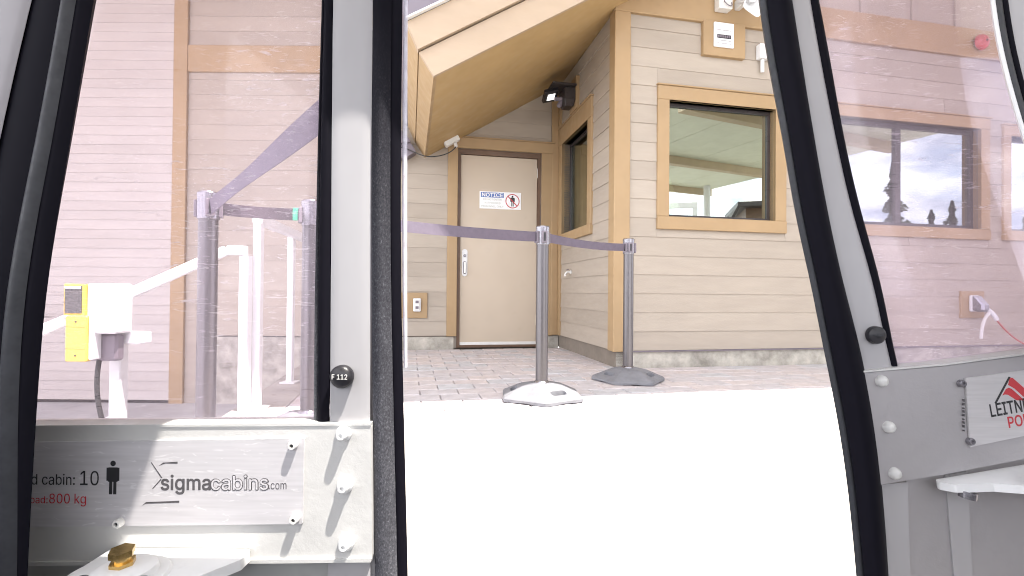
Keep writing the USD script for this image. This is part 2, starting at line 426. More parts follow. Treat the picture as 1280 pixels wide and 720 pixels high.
# ------------------------------------------------------------------ site axes
PSI = math.radians(11.6)
U = np.array([math.cos(PSI), math.sin(PSI), 0.0])
N = np.array([-math.sin(PSI), math.cos(PSI), 0.0])
O = np.array([0.870, 4.147, 0.0])              # corner of the cottage at the ground
DEPTH = 1.611                                   # how far the door wall lies behind the front wall
FRONT = Frame(O, U, -N)
SIDE = Frame(O, N, -U)
BACK = Frame(O + N * DEPTH, U, -N)
SITE = Frame(O, U, N)
WING_Y = 5.35
WING = Frame((0, WING_Y, 0), (1, 0, 0), (0, -1, 0))
PITCH_B = 0.161

# ================================================================== SETTING
gs = 260.0
part(None, "ground", box(-gs, gs, -gs, gs, -0.75, -0.60), "yard")
tag("/World/ground", "pale concrete yard at a lower level beyond the walkway", kind="structure")

pave = thing("pavement", "raised pavement of pinkish grey pavers with a smooth pale concrete apron", kind="structure")
EDGE_U, STRIP_U, APRON_W = -2.59, -2.33, -1.32
part(pave, "bedding", SITE(box(EDGE_U + 0.02, 14, APRON_W - 0.2, DEPTH - 0.03, -0.60, -0.02)), "joint")
part(pave, "concrete_strip", SITE(cbox(EDGE_U, STRIP_U, APRON_W, DEPTH - 0.02, -0.60, 0.0, 0.006)), "concrete")
for a0, a1 in ((EDGE_U, -2.1), (-2.096, 2.6), (2.604, 14)):
    for w0, w1 in ((-3.9, APRON_W - 0.004), (-9.0, -3.904), (-16, -9.006)):
        part(pave, "concrete_slab", SITE(cbox(a0, a1, w0, w1, -0.58, -0.001, 0.006)), "concrete")
PL, PW = 0.236, 0.157
spots = []
row = 0
w = APRON_W
while w + PW < DEPTH + 0.02:
    a = STRIP_U + (0.0 if row % 2 else -PL / 2)
    while a < 5.6:
        spots.append((max(a, STRIP_U), a + PL, w, min(w + PW, DEPTH - 0.03)))
        a += PL
    w += PW
    row += 1
seen, rest = [], [[], [], [], []]
for (a0, a1, w0, w1) in spots:
    c = SITE.p((a0 + a1) / 2, (w0 + w1) / 2, 0)
    px = 640 + 618 * c[0] / c[1]
    inside_house = a0 > 0.0 and w1 > 0.03
    if inside_house or a1 - a0 < 0.03:
        continue
    seen.append(((508 < px < 1066, -c[1]), (a0, a1, w0, w1)))
seen.sort(key=lambda s: s[0], reverse=True)
for i, (_, (a0, a1, w0, w1)) in enumerate(seen):
    k = int(rng.choice(4, p=[0.34, 0.3, 0.2, 0.16]))
    g = 0.0022
    zt = rng.uniform(-0.0025, 0.0015)
    x0, x1, y0, y1, c = a0 + g, a1 - g, w0 + g, w1 - g, 0.005
    v = [[x0, y0, -0.03], [x1, y0, -0.03], [x1, y1, -0.03], [x0, y1, -0.03], [x0, y0, zt - c], [x1, y0, zt - c], [x1, y1, zt - c], [x0, y1, zt - c],
         [x0 + c, y0 + c, zt], [x1 - c, y0 + c, zt], [x1 - c, y1 - c, zt], [x0 + c, y1 - c, zt]]
    f = [[8, 9, 10], [8, 10, 11]]
    for q in range(4):
        r = (q + 1) % 4
        for b in (0, 4):
            f += [[b + q, b + r, b + 4 + r], [b + q, b + 4 + r, b + 4 + q]]
    m = trimesh.Trimesh(v, f, process=False)
    m.vertices[8:] += np.array([0, 0, 1]) * (np.array([rng.uniform(-0.001, 0.001) for _ in range(4)])[:, None])
    m = SITE(m)
    if i < 299:
        part(pave, "paver", m, f"paver{k}")
    else:
        rest[k].append(m)
for k in range(4):
    if rest[k]:
        part(pave, "paver_field", cat(rest[k]), f"paver{k}", kind="stuff")

# ================================================================== THE COTTAGE
house = thing("station_building", "tan lap-sided cottage with brown trim, a recessed beige door and sloping porch roof", "building")


def side_boards(parent, fr, a0, a1, z0, z1, pitch, holes, mats, jitter=True):
    z = z0
    while z < z1 - 0.01:
        zt = min(z + pitch, z1)
        pieces = [(a0, a1, z, zt)]
        for (ha, hb, hz0, hz1) in holes:
            nxt = []
            for (pa, pb, pz0, pz1) in pieces:
                if pb <= ha or pa >= hb or pz1 <= hz0 or pz0 >= hz1:
                    nxt.append((pa, pb, pz0, pz1)); continue
                if pa < ha: nxt.append((pa, ha, pz0, pz1))
                if pb > hb: nxt.append((hb, pb, pz0, pz1))
                m0, m1 = max(pa, ha), min(pb, hb)
                if pz0 < hz0: nxt.append((m0, m1, pz0, hz0))
                if pz1 > hz1: nxt.append((m0, m1, hz1, pz1))
            pieces = nxt
        cut = []
        for (pa, pb, pz0, pz1) in pieces:
            if pb - pa > 1.9 and mats == "siding" and fr is FRONT:
                j = pa + (pb - pa) * rng.uniform(0.25, 0.75)
                cut += [(pa, j - 0.0015, pz0, pz1), (j + 0.0015, pb, pz0, pz1)]
            else:
                cut.append((pa, pb, pz0, pz1))
        for (pa, pb, pz0, pz1) in cut:
            if pb - pa > 0.01 and pz1 - pz0 > 0.012:
                th = (0.0115 if mats == "siding" else 0.0105) + rng.uniform(-0.001, 0.0012)
                part(parent, "siding_board", fr(board(pa + 0.0005, pb - 0.0005, pz0, pz1, thick=th, thin=0.005 if mats == "siding" else 0.003)), f"{mats}{int(rng.integers(3 if mats == 'siding' else 2))}")
        z = zt


def sheathing(fr, a0, a1, z0, z1, holes, d0=-0.06, d1=-0.002):
    g = shapely.box(a0, z0, a1, z1)
    for h in holes:
        g = g.difference(shapely.box(h[0], h[2], h[1], h[3]))
    ms = []
    for q in getattr(g, "geoms", [g]):
        m = trimesh.creation.extrude_polygon(q, d1 - d0, engine="earcut")
        v = m.vertices.copy()
        m.vertices = np.column_stack([v[:, 0], d1 - v[:, 2], v[:, 1]])
        m.fix_normals()
        ms.append(m)
    return fr(cat(ms))


def window(fr, outer, inner, depth=0.075, mullions=(), sash=0.028, name="window"):
    """Tan casing boards, reveal, dark sash and one pane between each pair of mullions."""
    (oa, ob, oz0, oz1), (ia, ib, iz0, iz1) = outer, inner
    th = 0.032
    w = part(house, name, fr(cat([box(ia - 0.006, ia, -depth, th - 0.004, iz0, iz1), box(ib, ib + 0.006, -depth, th - 0.004, iz0, iz1),
                                  box(ia - 0.006, ib + 0.006, -depth, th - 0.004, iz0 - 0.006, iz0), box(ia - 0.006, ib + 0.006, -depth, th - 0.004, iz1, iz1 + 0.006)])), "trim")
    part(w, "casing", fr(cbox(oa, ob, 0, th, iz1, oz1)), "trim")
    part(w, "casing", fr(cbox(oa, ob, 0, th + 0.004, oz0, iz0)), "trim")
    part(w, "casing", fr(cbox(oa, ia, 0, th - 0.003, iz0, iz1)), "trim")
    part(w, "casing", fr(cbox(ib, ob, 0, th - 0.003, iz0, iz1)), "trim")
    part(w, "drip_cap", fr(cbox(oa - 0.01, ob + 0.01, 0, th + 0.012, oz1, oz1 + 0.012, 0.002)), "trim")
    d0, d1 = -depth, -depth + 0.03
    for b in (box(ia, ib, d0, d1, iz0, iz0 + sash), box(ia, ib, d0, d1, iz1 - sash, iz1), box(ia, ia + sash, d0, d1 - 0.002, iz0 + sash, iz1 - sash), box(ib - sash, ib, d0, d1 - 0.002, iz0 + sash, iz1 - sash)):
        part(w, "sash", fr(b), "sash")
    cuts = [ia + sash]
    for mu, mw in mullions:
        part(w, "mullion", fr(box(mu - mw / 2, mu + mw / 2, d0, d1 + 0.004, iz0 + sash, iz1 - sash)), "sash")
        cuts += [mu - mw / 2, mu + mw / 2]
    cuts.append(ib - sash)
    for k in range(0, len(cuts), 2):
        part(w, "pane", fr(box(cuts[k], cuts[k + 1], d0 + 0.010, d0 + 0.014, iz0 + sash, iz1 - sash)), "winglass")
    return w


W1 = ((0.362, 1.625, 1.175, 2.404), (0.468, 1.512, 1.284, 2.285))
W2 = ((2.03, 3.965, 1.185, 2.396), (2.14, 3.850, 1.290, 2.288))
W3 = ((4.135, 5.80, 1.190, 2.350), (4.235, 5.69, 1.290, 2.245))
WS = ((0.53, 1.60, 1.185, 2.495), (0.635, 1.455, 1.283, 2.300))
DO = (-1.295, -0.085, 0.0, 2.340)              # outer edge of the door casing
DI = (-1.185, -0.225, 0.0, 2.225)              # opening inside the casing
FZ0, FZ1, TOP = 2.99, 3.27, 4.6

wall = part(house, "wall", sheathing(FRONT, 0.02, 8.0, 0.0, TOP, [W1[1], W2[1], W3[1]], d0=-0.10), "sheath")
side_boards(wall, FRONT, 0.09, 8.0, 0.141, FZ0, PITCH_B, [W1[0], W2[0], W3[0]], "siding")
wall2 = part(house, "wall", sheathing(SIDE, 0.0, DEPTH + 0.05, 0.0, TOP, [WS[1]], d0=-0.10), "sheath")
side_boards(wall2, SIDE, 0.09, DEPTH, 0.141, 3.6, PITCH_B, [WS[0]], "siding")
wall3 = part(house, "wall", sheathing(BACK, -2.27, -0.002, 0.0, TOP, [DI], d0=-0.20), "sheath")
side_boards(wall3, BACK, -2.25, -0.11, 0.141, 3.6, PITCH_B, [(DO[0], DO[1], 0, DO[3])], "siding")
window(FRONT, *W1)
window(FRONT, *W2, mullions=((2.925, 0.062),), sash=0.04)
window(FRONT, *W3)
window(SIDE, *WS, depth=0.095)
# corner boards, frieze, battens, foundation
part(house, "corner_board", FRONT(cbox(-0.034, 0.108, 0.0, 0.034, 0.135, FZ0)), "trim")
part(house, "corner_board", SIDE(cbox(-0.031, 0.095, 0.0, 0.031, 0.137, 3.55)), "trim")
part(house, "corner_board", SIDE(cbox(DEPTH - 0.10, DEPTH - 0.001, 0.0, 0.028, 0.14, 3.3)), "trim")
part(house, "corner_board", BACK(cbox(-0.105, -0.029, 0.0, 0.030, 0.14, 3.3)), "trim")
part(house, "frieze_board", FRONT(cbox(-0.034, 8.0, 0.0, 0.038, FZ0, FZ1)), "trim")
part(house, "upper_panel", FRONT(box(0.0, 8.0, 0.0, 0.012, FZ1, TOP)), "siding1")
for a in (0.3, 0.85, 1.4, 1.95, 2.45, 3.04, 3.56, 4.1, 4.65, 5.2, 5.75):
    part(house, "batten", FRONT(cbox(a - 0.035, a + 0.035, 0.012, 0.032, FZ1 + 0.001, TOP)), "siding2")
part(house, "foundation", FRONT(box(0.006, 8.0, -0.2, -0.0, -0.3, 0.128)), "foundation")
part(house, "foundation", SIDE(box(0.008, DEPTH, -0.15, -0.003, -0.3, 0.127)), "foundation")
part(house, "foundation", BACK(box(-2.25, DI[0] - 0.03, -0.1, 0.002, -0.65, 0.127)), "foundation")
part(house, "foundation", BACK(box(DI[1] + 0.03, -0.01, -0.1, 0.004, -0.3, 0.127)), "foundation")
part(house, "starter_flashing", FRONT(box(0.1, 8.0, 0.0, 0.02, 0.129, 0.139)), "metalroof")
# rooms behind the windows
room = SITE(box(0.12, 7.9, 0.12, 5.0, 0.02, 2.75))
room.invert()
part(house, "room", room, "room")

# the door
door = part(house, "door", BACK(cbox(-1.146, -0.262, -0.085, -0.045, 0.026, 2.168, 0.003)), "door")
part(door, "kick_sweep", BACK(cbox(-1.143, -0.265, -0.046, -0.036, 0.028, 0.062, 0.002)), "offwhite")
for hz in (0.25, 1.95):
    part(door, "hinge", BACK(aim(cyl(0.009, 0.11, 14), (0, 0, 1), (-0.256, -0.040, hz))), "offwhite")
part(house, "door_frame", BACK(cat([box(DI[0], -1.149, -0.12, -0.02, 0.003, 2.171), box(-0.259, DI[1], -0.12, -0.02, 0.003, 2.171), box(DI[0], DI[1], -0.12, -0.018, 2.171, DI[3])])), "brown")
part(house, "threshold", BACK(cbox(DI[0], DI[1], -0.13, -0.030, 0.001, 0.030, 0.003)), "brown")
part(house, "door_casing", BACK(cbox(DO[0], DI[0], 0.0, 0.030, 0.135, DI[3])), "trim")
part(house, "door_casing", BACK(cbox(DI[1], DO[1], 0.0, 0.026, 0.135, DI[3])), "trim")
part(house, "door_casing", BACK(cbox(DO[0], DO[1], 0.0, 0.034, DI[3], DO[3])), "trim")
part(house, "door_casing", BACK(cbox(DO[0] - 0.01, DO[1] + 0.01, 0.0, 0.046, DO[3], DO[3] + 0.012, 0.002)), "trim")
ls = part(door, "lockset", BACK(trimesh.convex.convex_hull(np.vstack([cat([aim(cyl(0.030, 0.012, 24), (0, 1, 0), (-1.094, -0.045, z))]).vertices for z in (1.075, 0.83)]))), "white", smooth=30)
part(door, "lock_cylinder", BACK(aim(lathe([[0, 0], [0.016, 0], [0.016, 0.008], [0.010, 0.012], [0, 0.012]], 24), (0, 1, 0), (-1.094, -0.034, 1.03))), "steelhead", smooth=30)
part(door, "pull_handle", BACK(trimesh.convex.convex_hull(np.vstack([aim(cyl(0.011, 0.03, 16), (0, 1, 0), (-1.094, -0.034, z)).vertices for z in (0.95, 0.845)]))), "offwhite", smooth=30)
part(door, "handle_recess", BACK(trimesh.convex.convex_hull(np.vstack([aim(cyl(0.017, 0.003, 16), (0, 1, 0), (-1.094, -0.034, z)).vertices for z in (0.952, 0.842)]))), "greyposts", smooth=30)

part(house, "door_backing", BACK(box(DI[0] - 0.1, DI[1] + 0.1, -0.26, -0.21, -0.3, 2.5)), "sheath")
# porch roof: sloping slab with stepped fascia, its soffit seen from below
SL = 0.609
u0, zb = -1.548, 2.088
roof = thing("porch_roof", parent=house)


def slab(pts, w0, w1):
    m = trimesh.creation.extrude_polygon(Polygon(pts), w1 - w0, engine="earcut")
    v = m.vertices.copy()
    m.vertices = np.column_stack([v[:, 0], w0 + v[:, 2], v[:, 1]])
    m.fix_normals()
    return SITE(m)


def line(u, off):
    return (u, zb + SL * (u - u0) + off)


UR = 2.6
WF = -0.50
part(roof, "soffit", slab([line(u0 + 0.02, 0.002), line(UR, 0.002), line(UR, 0.05), line(u0 - 0.01, 0.05)], WF + 0.03, DEPTH - 0.002), "soffit")
part(roof, "fascia_board", slab([line(u0, 0.0), line(UR, 0.0), line(UR, 0.205), (u0 - 0.098, zb + 0.152)], WF, WF + 0.032), "fascia")
part(roof, "fascia_board", slab([(u0 - 0.106, zb + 0.158), line(UR, 0.212), line(UR, 0.452), (u0 - 0.184, zb + 0.334)], WF - 0.03, WF + 0.03), "fascia")
part(roof, "eave_board", slab([(u0, zb), (u0 + 0.026, zb + 0.018), (u0 - 0.072, zb + 0.170), (u0 - 0.098, zb + 0.152)], WF + 0.032, DEPTH - 0.003), "trim")
part(roof, "eave_board", slab([(u0 - 0.106, zb + 0.158), (u0 - 0.078, zb + 0.176), (u0 - 0.156, zb + 0.352), (u0 - 0.184, zb + 0.334)], WF + 0.03, DEPTH - 0.003), "trim")
part(roof, "deck", slab([line(u0 - 0.05, 0.24), line(UR, 0.24), line(UR, 0.44), line(u0 - 0.14, 0.44)], WF + 0.034, DEPTH - 0.004), "sheath")
part(roof, "metal_edge", slab([(u0 - 0.19, zb + 0.340), line(UR, 0.456), line(UR, 0.575), (u0 - 0.245, zb + 0.435)], WF - 0.06, DEPTH - 0.005), "metalroof")
part(roof, "drip_strip", slab([(u0 - 0.186, zb + 0.337), line(UR, 0.4525), line(UR, 0.462), (u0 - 0.190, zb + 0.348)], WF - 0.066, WF - 0.028), "offwhite")
# deep eave over the paved strip, above the picture
eave = thing("eave_roof", parent=house)
EW = -2.30
part(eave, "soffit", SITE(box(-1.42, 9.0, EW, -0.02, 4.60, 4.64)), "soffit")
part(eave, "fascia_board", SITE(cbox(-1.42, 9.0, EW - 0.04, EW, 4.56, 4.86)), "fascia")
part(eave, "wing_soffit", SITE(box(-9.0, -1.43, -1.3, 3.2, 4.602, 4.642)), "soffit")
part(eave, "deck", SITE(box(-1.40, 9.0, EW, 5.2, 4.64, 4.84)), "metalroof")

# ================================================================== THE WING ON THE LEFT
wing = thing("side_wing", "long pale lap-sided wall with tan corner board and band, left of the recessed door", "building")
TX0, TX1 = -3.675, -3.525
ww = part(wing, "wall", WING(cat([box(-9.0, TX1, -0.2, -0.002, -0.60, TOP + 0.4), box(TX1, -1.62, -0.2, -0.002, 0.0, TOP + 0.4)])), "sheath")
side_boards(ww, WING, -9.0, TX0, -0.57, TOP + 0.3, 0.1022, [], "narrow")
side_boards(ww, WING, TX1, -1.62, 0.13, 2.98, 0.163, [], "siding")
side_boards(ww, WING, TX1, -1.62, 3.27, TOP + 0.3, 0.163, [], "siding")
side_boards(ww, WING, TX1, -3.215, -0.60, 0.13, 0.163, [], "siding")
part(wing, "corner_board", WING(cbox(TX0, TX1, 0.0, 0.04, -0.70 + 0.05, TOP + 0.3)), "trim")
part(wing, "band_board", WING(cbox(TX1, -1.62, 0.0, 0.034, 2.98, 3.27)), "trim")
part(wing, "base_flashing", WING(box(-9.0, TX0, 0.0, 0.022, -0.598, -0.575)), "sash")
part(wing, "foundation", WING(box(-3.215, -1.62, -0.1, 0.03, -0.60, 0.122)), "foundation")
part(wing, "flashing", WING(box(-3.215, -1.62, 0.0, 0.036, 0.1225, 0.1295)), "sash")

# ================================================================== THINGS FIXED TO THE WALLS
# notice on the door
sg = thing("notice_sign", "white NOTICE sign with a red no-entry symbol, on the beige door", "sign")
SD = -0.0450
part(sg, "panel", BACK(cbox(-0.932, -0.452, SD + 0.0005, SD + 0.004, 1.572, 1.768, 0.001)), "signwhite")


def on_back(m2d, d):
    """Shapes drawn in (along, z) laid on the door at a given depth."""
    m = m2d.copy()
    v = m.vertices.copy()
    m.vertices = np.column_stack([v[:, 0], d + v[:, 2], v[:, 1]])
    m.fix_normals()
    return BACK(m)


def text_on_back(t, a0, a1, z, h, d, bold=False):
    m = meshkit.text_mesh(t, h, depth=0.0008, bold=bold)
    b = m.bounds
    m.vertices[:, 0] = a0 + (m.vertices[:, 0] - b[0][0]) * (a1 - a0) / (b[1][0] - b[0][0])
    m.vertices[:, 1] += z
    return on_back(m, d)


def flat(g, t=0.0008):
    return cat([trimesh.creation.extrude_polygon(q, t, engine="earcut") for q in getattr(g, "geoms", [g])])


part(sg, "header", on_back(flat(shapely.box(-0.918, 1.700, -0.654, 1.757)), SD + 0.004), "inkblue")
part(sg, "lettering", text_on_back("NOTICE", -0.906, -0.666, 1.7085, 0.041, SD + 0.0049, bold=True), "signwhite")
for t, a0, a1, z in (("DO NOT ENTER", -0.890, -0.680, 1.668), ("AUTHORIZED", -0.876, -0.692, 1.628), ("PERSONNEL ONLY", -0.912, -0.656, 1.590)):
    part(sg, "lettering", text_on_back(t, a0, a1, z, 0.020, SD + 0.004), "inkgreen")
cx, cz = -0.552, 1.668
part(sg, "person_symbol", on_back(flat(shapely.union_all([shapely.Point(cx, cz + 0.052).buffer(0.010), shapely.box(cx - 0.020, cz - 0.004, cx + 0.020, cz + 0.038).buffer(0.003),
     shapely.box(cx - 0.014, cz - 0.060, cx - 0.003, cz), shapely.box(cx + 0.003, cz - 0.060, cx + 0.014, cz), shapely.box(cx - 0.027, cz - 0.006, cx - 0.021, cz + 0.034), shapely.box(cx + 0.021, cz - 0.006, cx + 0.027, cz + 0.034)])), SD + 0.004), "inkblack")
ring = shapely.Point(cx, cz).buffer(0.082).difference(shapely.Point(cx, cz).buffer(0.072))
slash = shapely.LineString([(cx - 0.054, cz + 0.054), (cx + 0.054, cz - 0.054)]).buffer(0.0055)
part(sg, "red_circle", on_back(flat(shapely.union_all([ring, slash])), SD + 0.0049), "inkred")

# flood light on the side wall, under the soffit
fl = thing("floodlight", "dark wall floodlight with a glowing square lens, under the porch soffit", "light")
part(fl, "backing_block", SIDE(cbox(0.93, 1.14, 0.0, 0.045, 2.52, 2.86)), "trim")
part(fl, "housing", SIDE(trimesh.convex.convex_hull(np.vstack([cbox(0.94, 1.16, 0.045, 0.16, 2.60, 2.74, 0.01).vertices, cbox(0.97, 1.12, 0.05, 0.15, 2.555, 2.60, 0.012).vertices]))), "sash", smooth=25)
part(fl, "top_shade", SIDE(cbox(0.90, 1.20, 0.045, 0.30, 2.74, 2.762, 0.004)), "sash")
headm = cbox(-0.085, 0.085, -0.075, 0.075, -0.022, 0.022, 0.006)
lens = cbox(-0.045, 0.045, -0.040, 0.040, -0.027, -0.022, 0.001)
tilt = trimesh.transformations.rotation_matrix(math.radians(-16), (1, 0, 0)) @ trimesh.transformations.rotation_matrix(math.radians(18), (0, 1, 0))
for m, nm, mt in ((headm, "lamp_head", "black"), (lens, "lens", "lamp")):
    m.apply_transform(tilt); m.apply_translation((1.05, 0.285, 2.675))
    part(fl, nm, SIDE(m), mt)
part(fl, "knuckle", SIDE(aim(cyl(0.022, 0.10, 20), (0, 1, -0.1), (1.05, 0.14, 2.65))), "greyposts", smooth=30)
part(fl, "sensor", SIDE(aim(lathe([[0, 0], [0.026, 0], [0.026, 0.05], [0.018, 0.062], [0, 0.064]], 20), (0.1, 0.55, -0.85), (1.06, 0.16, 2.62))), "greyposts", smooth=30)

# hose bib on the side wall
hb = thing("hose_spigot", "small pale spigot on the side wall behind the metal posts", "spigot")
part(hb, "flange", SIDE(aim(cyl(0.022, 0.008, 20), (0, 1, 0), (1.15, 0.012, 0.845))), "offwhite", smooth=30)
part(hb, "spout", SIDE(tube(smooth_path([(1.15, 0.018, 0.845), (1.15, 0.055, 0.845), (1.15, 0.072, 0.83), (1.15, 0.076, 0.80)], 10), 0.010, 10)), "offwhite", smooth=40)
part(hb, "handle", SIDE(aim(cyl(0.018, 0.006, 8), (0, 0.3, 1), (1.15, 0.05, 0.868))), "greyposts")


def outlet(fr, a, z, block, name_label, w=0.085, h=0.145):
    t = thing("wall_outlet", name_label, "outlet")
    part(t, "backing_block", fr(cbox(block[0], block[1], 0.0, 0.030, block[2], block[3])), "trim")
    part(t, "box", fr(cbox(a - w / 2, a + w / 2, 0.030, 0.060, z - h / 2, z + h / 2, 0.012)), "white", smooth=25)
    return t


ol = outlet(BACK, -1.615, 0.480, (-1.79, -1.504, 0.335, 0.612), "white weatherproof outlet on a tan block, low on the wall left of the door")
part(ol, "cover", BACK(cbox(-1.640, -1.590, 0.060, 0.070, 0.425, 0.535, 0.006)), "offwhite")
for z in (0.452, 0.512):
    part(ol, "socket", BACK(cbox(-1.632, -1.598, 0.070, 0.073, z - 0.014, z + 0.014, 0.001)), "greyposts")
o2 = outlet(FRONT, 3.735, 0.555, (3.60, 3.885, 0.41, 0.675), "silver hooded outlet with a red cable, low beneath the wide window", 0.10, 0.16)
part(o2, "hood", FRONT(trimesh.convex.convex_hull(np.vstack([cbox(3.69, 3.79, 0.06, 0.075, 0.49, 0.63, 0.01).vertices, cbox(3.70, 3.79, 0.06, 0.15, 0.475, 0.56, 0.02).vertices]))), "steelhead", smooth=25)
part(o2, "plug", FRONT(tube(smooth_path([(3.77, 0.10, 0.52), (3.81, 0.14, 0.47), (3.86, 0.15, 0.40)], 8), 0.02, 10)), "white", smooth=40)
part(o2, "red_cable", FRONT(tube(smooth_path([(3.86, 0.15, 0.40), (3.98, 0.17, 0.27), (4.18, 0.2, 0.15), (4.5, 0.25, 0.10), (4.9, 0.3, 0.02)], 24), 0.007, 8)), "redcable", smooth=40)
part(o2, "white_cable", FRONT(tube(smooth_path([(3.82, 0.13, 0.47), (3.74, 0.14, 0.42), (3.70, 0.14, 0.33), (3.70, 0.13, 0.22)], 16), 0.014, 8)), "offwhite", smooth=40)

# panel with a numeric display on its own tan block
mp = thing("display_panel", "white panel with a black readout strip on a tan block above the small window", "panel")
part(mp, "backing_block", FRONT(cbox(0.775, 1.185, 0.0, 0.048, 2.700, FZ0 + 0.01)), "trim")
part(mp, "case", FRONT(cbox(0.868, 1.060, 0.048, 0.066, 2.772, 2.985, 0.004)), "signwhite")
part(mp, "readout", FRONT(cbox(0.893, 1.028, 0.066, 0.069, 2.845, 2.878, 0.001)), "black")
for k in range(6):
    part(mp, "digit_window", FRONT(box(0.899 + k * 0.021, 0.914 + k * 0.021, 0.069, 0.0698, 2.851, 2.872)), "greyposts")
for z in (2.915, 2.825, 2.800):
    part(mp, "print_line", FRONT(box(0.893, 1.030, 0.066, 0.0668, z, z + 0.004)), "inkgrey")

# sensor box
sb = thing("sensor_box", "small white sensor box with a stub below, right of the tan display block", "sensor")
part(sb, "case", FRONT(cbox(1.315, 1.415, 0.012, 0.075, 2.715, 2.845, 0.006)), "white")
part(sb, "stub", FRONT(cbox(1.345, 1.372, 0.03, 0.055, 2.60, 2.715, 0.004)), "white")

# horn loudspeaker
hs = thing("horn_speaker", "white horn loudspeaker with a grey junction box on the tan band", "speaker")
part(hs, "junction_box", FRONT(cbox(0.88, 1.01, 0.038, 0.12, 3.08, 3.28, 0.008)), "offwhite")
part(hs, "cable", FRONT(tube(smooth_path([(0.92, 0.125, 3.14), (0.94, 0.14, 3.10), (0.97, 0.14, 3.09), (0.99, 0.125, 3.13)], 14), 0.004, 8)), "greyposts", smooth=40)


def ring_shell(rects):
    """A shell through rounded-rectangle rings given as (cx, cy, half width, half height, z) with an inner skin."""
    v, f, c = [], [], 24
    for (hw, hh, z) in rects:
        for k in range(c):
            t = 2 * math.pi * (k + 0.5) / c
            q = max(abs(math.cos(t)) ** 0.35, 1e-6), max(abs(math.sin(t)) ** 0.35, 1e-6)
            v.append([hw * math.copysign(q[0], math.cos(t)), hh * math.copysign(q[1], math.sin(t)), z])
    for i in range(len(rects) - 1):
        for k in range(c):
            p, q = i * c + k, i * c + (k + 1) % c
            f += [[p, q, p + c], [q, q + c, p + c]]
    return trimesh.Trimesh(v, f, process=False)


horn = ring_shell([(0.03, 0.03, 0.0), (0.035, 0.035, 0.10), (0.075, 0.06, 0.17), (0.125, 0.095, 0.22), (0.13, 0.10, 0.225), (0.118, 0.088, 0.222), (0.07, 0.055, 0.165), (0.026, 0.026, 0.10), (0.001, 0.001, 0.10)])
HD = np.array([0.02, 0.93, -0.36])
part(hs, "horn", FRONT(aim(horn, HD, (1.105, 0.10, 3.165))), "white", smooth=45)
part(hs, "driver_cap", FRONT(aim(lathe([[0, 0], [0.03, 0], [0.028, 0.025], [0.012, 0.04], [0, 0.042]], 20), HD, (1.108, 0.235, 3.115))), "signwhite", smooth=40)
part(hs, "bracket", FRONT(cbox(1.08, 1.13, 0.036, 0.13, 3.12, 3.20, 0.004)), "offwhite")

# alarm bell
ab = thing("alarm_bell", "red round alarm bell on the upper tan band, seen through the worn right pane", "bell")
part(ab, "gong", FRONT(aim(lathe([[0, 0.062], [0.03, 0.060], [0.058, 0.050], [0.072, 0.03], [0.078, 0.012], [0.070, 0.010], [0, 0.012]], 36), (0, 1, 0), (3.79, 0.055, 3.125))), "bell", smooth=40)
part(ab, "base", FRONT(aim(cyl(0.045, 0.03, 28), (0, 1, 0), (3.79, 0.036, 3.125))), "greyposts", smooth=30)
part(ab, "nut", FRONT(aim(cyl(0.010, 0.010, 6), (0, 1, 0), (3.79, 0.115, 3.125))), "steelhead")

# junction box with its cable on the porch soffit, and a dark fixture half behind the door leaf
jb = thing("junction_box", "small white box with a dangling cable, under the low corner of the porch", "box")
cj = BACK.p(-1.272, 0.20, 2.24)
jm = cbox(-0.085, 0.085, -0.04, 0.04, -0.035, 0.035, 0.006)
jm.apply_transform(trimesh.transformations.rotation_matrix(-math.atan(SL), (0, 1, 0)))
jm.apply_transform(trimesh.transformations.rotation_matrix(PSI, (0, 0, 1)))
jm.apply_translation(cj)
part(jb, "case", jm, "offwhite")
gl = BACK.p(-1.235, 0.245, 2.205)
part(jb, "cable_gland", aim(cyl(0.017, 0.045, 14), (0.2, -0.3, -1), gl), "white", smooth=30)
part(jb, "cable", tube(smooth_path([gl + np.array([0.01, -0.02, -0.045]), BACK.p(-1.27, 0.25, 2.12), BACK.p(-1.40, 0.22, 2.065), BACK.p(-1.56, 0.2, 2.06), BACK.p(-1.72, 0.18, 2.12), BACK.p(-1.85, 0.15, 2.15)], 30), 0.006, 8), "cable", smooth=40)
fx = thing("wall_fixture", "purple grey angular fixture beside the porch eave tip, mostly hidden by the cabin door", "fixture")
part(fx, "body", BACK(trimesh.convex.convex_hull(np.array([(a, d, z) for d in (0.012, 0.16) for a, z in ((-1.95, 2.26), (-1.70, 2.20), (-1.645, 2.115), (-1.72, 2.06), (-1.95, 2.00))]))), "greyposts")
part(fx, "cover", BACK(trimesh.convex.convex_hull(np.array([(a, d, z) for d in (0.16, 0.19) for a, z in ((-1.93, 2.38), (-1.76, 2.30), (-1.70, 2.205), (-1.93, 2.15))]))), "metalroof")

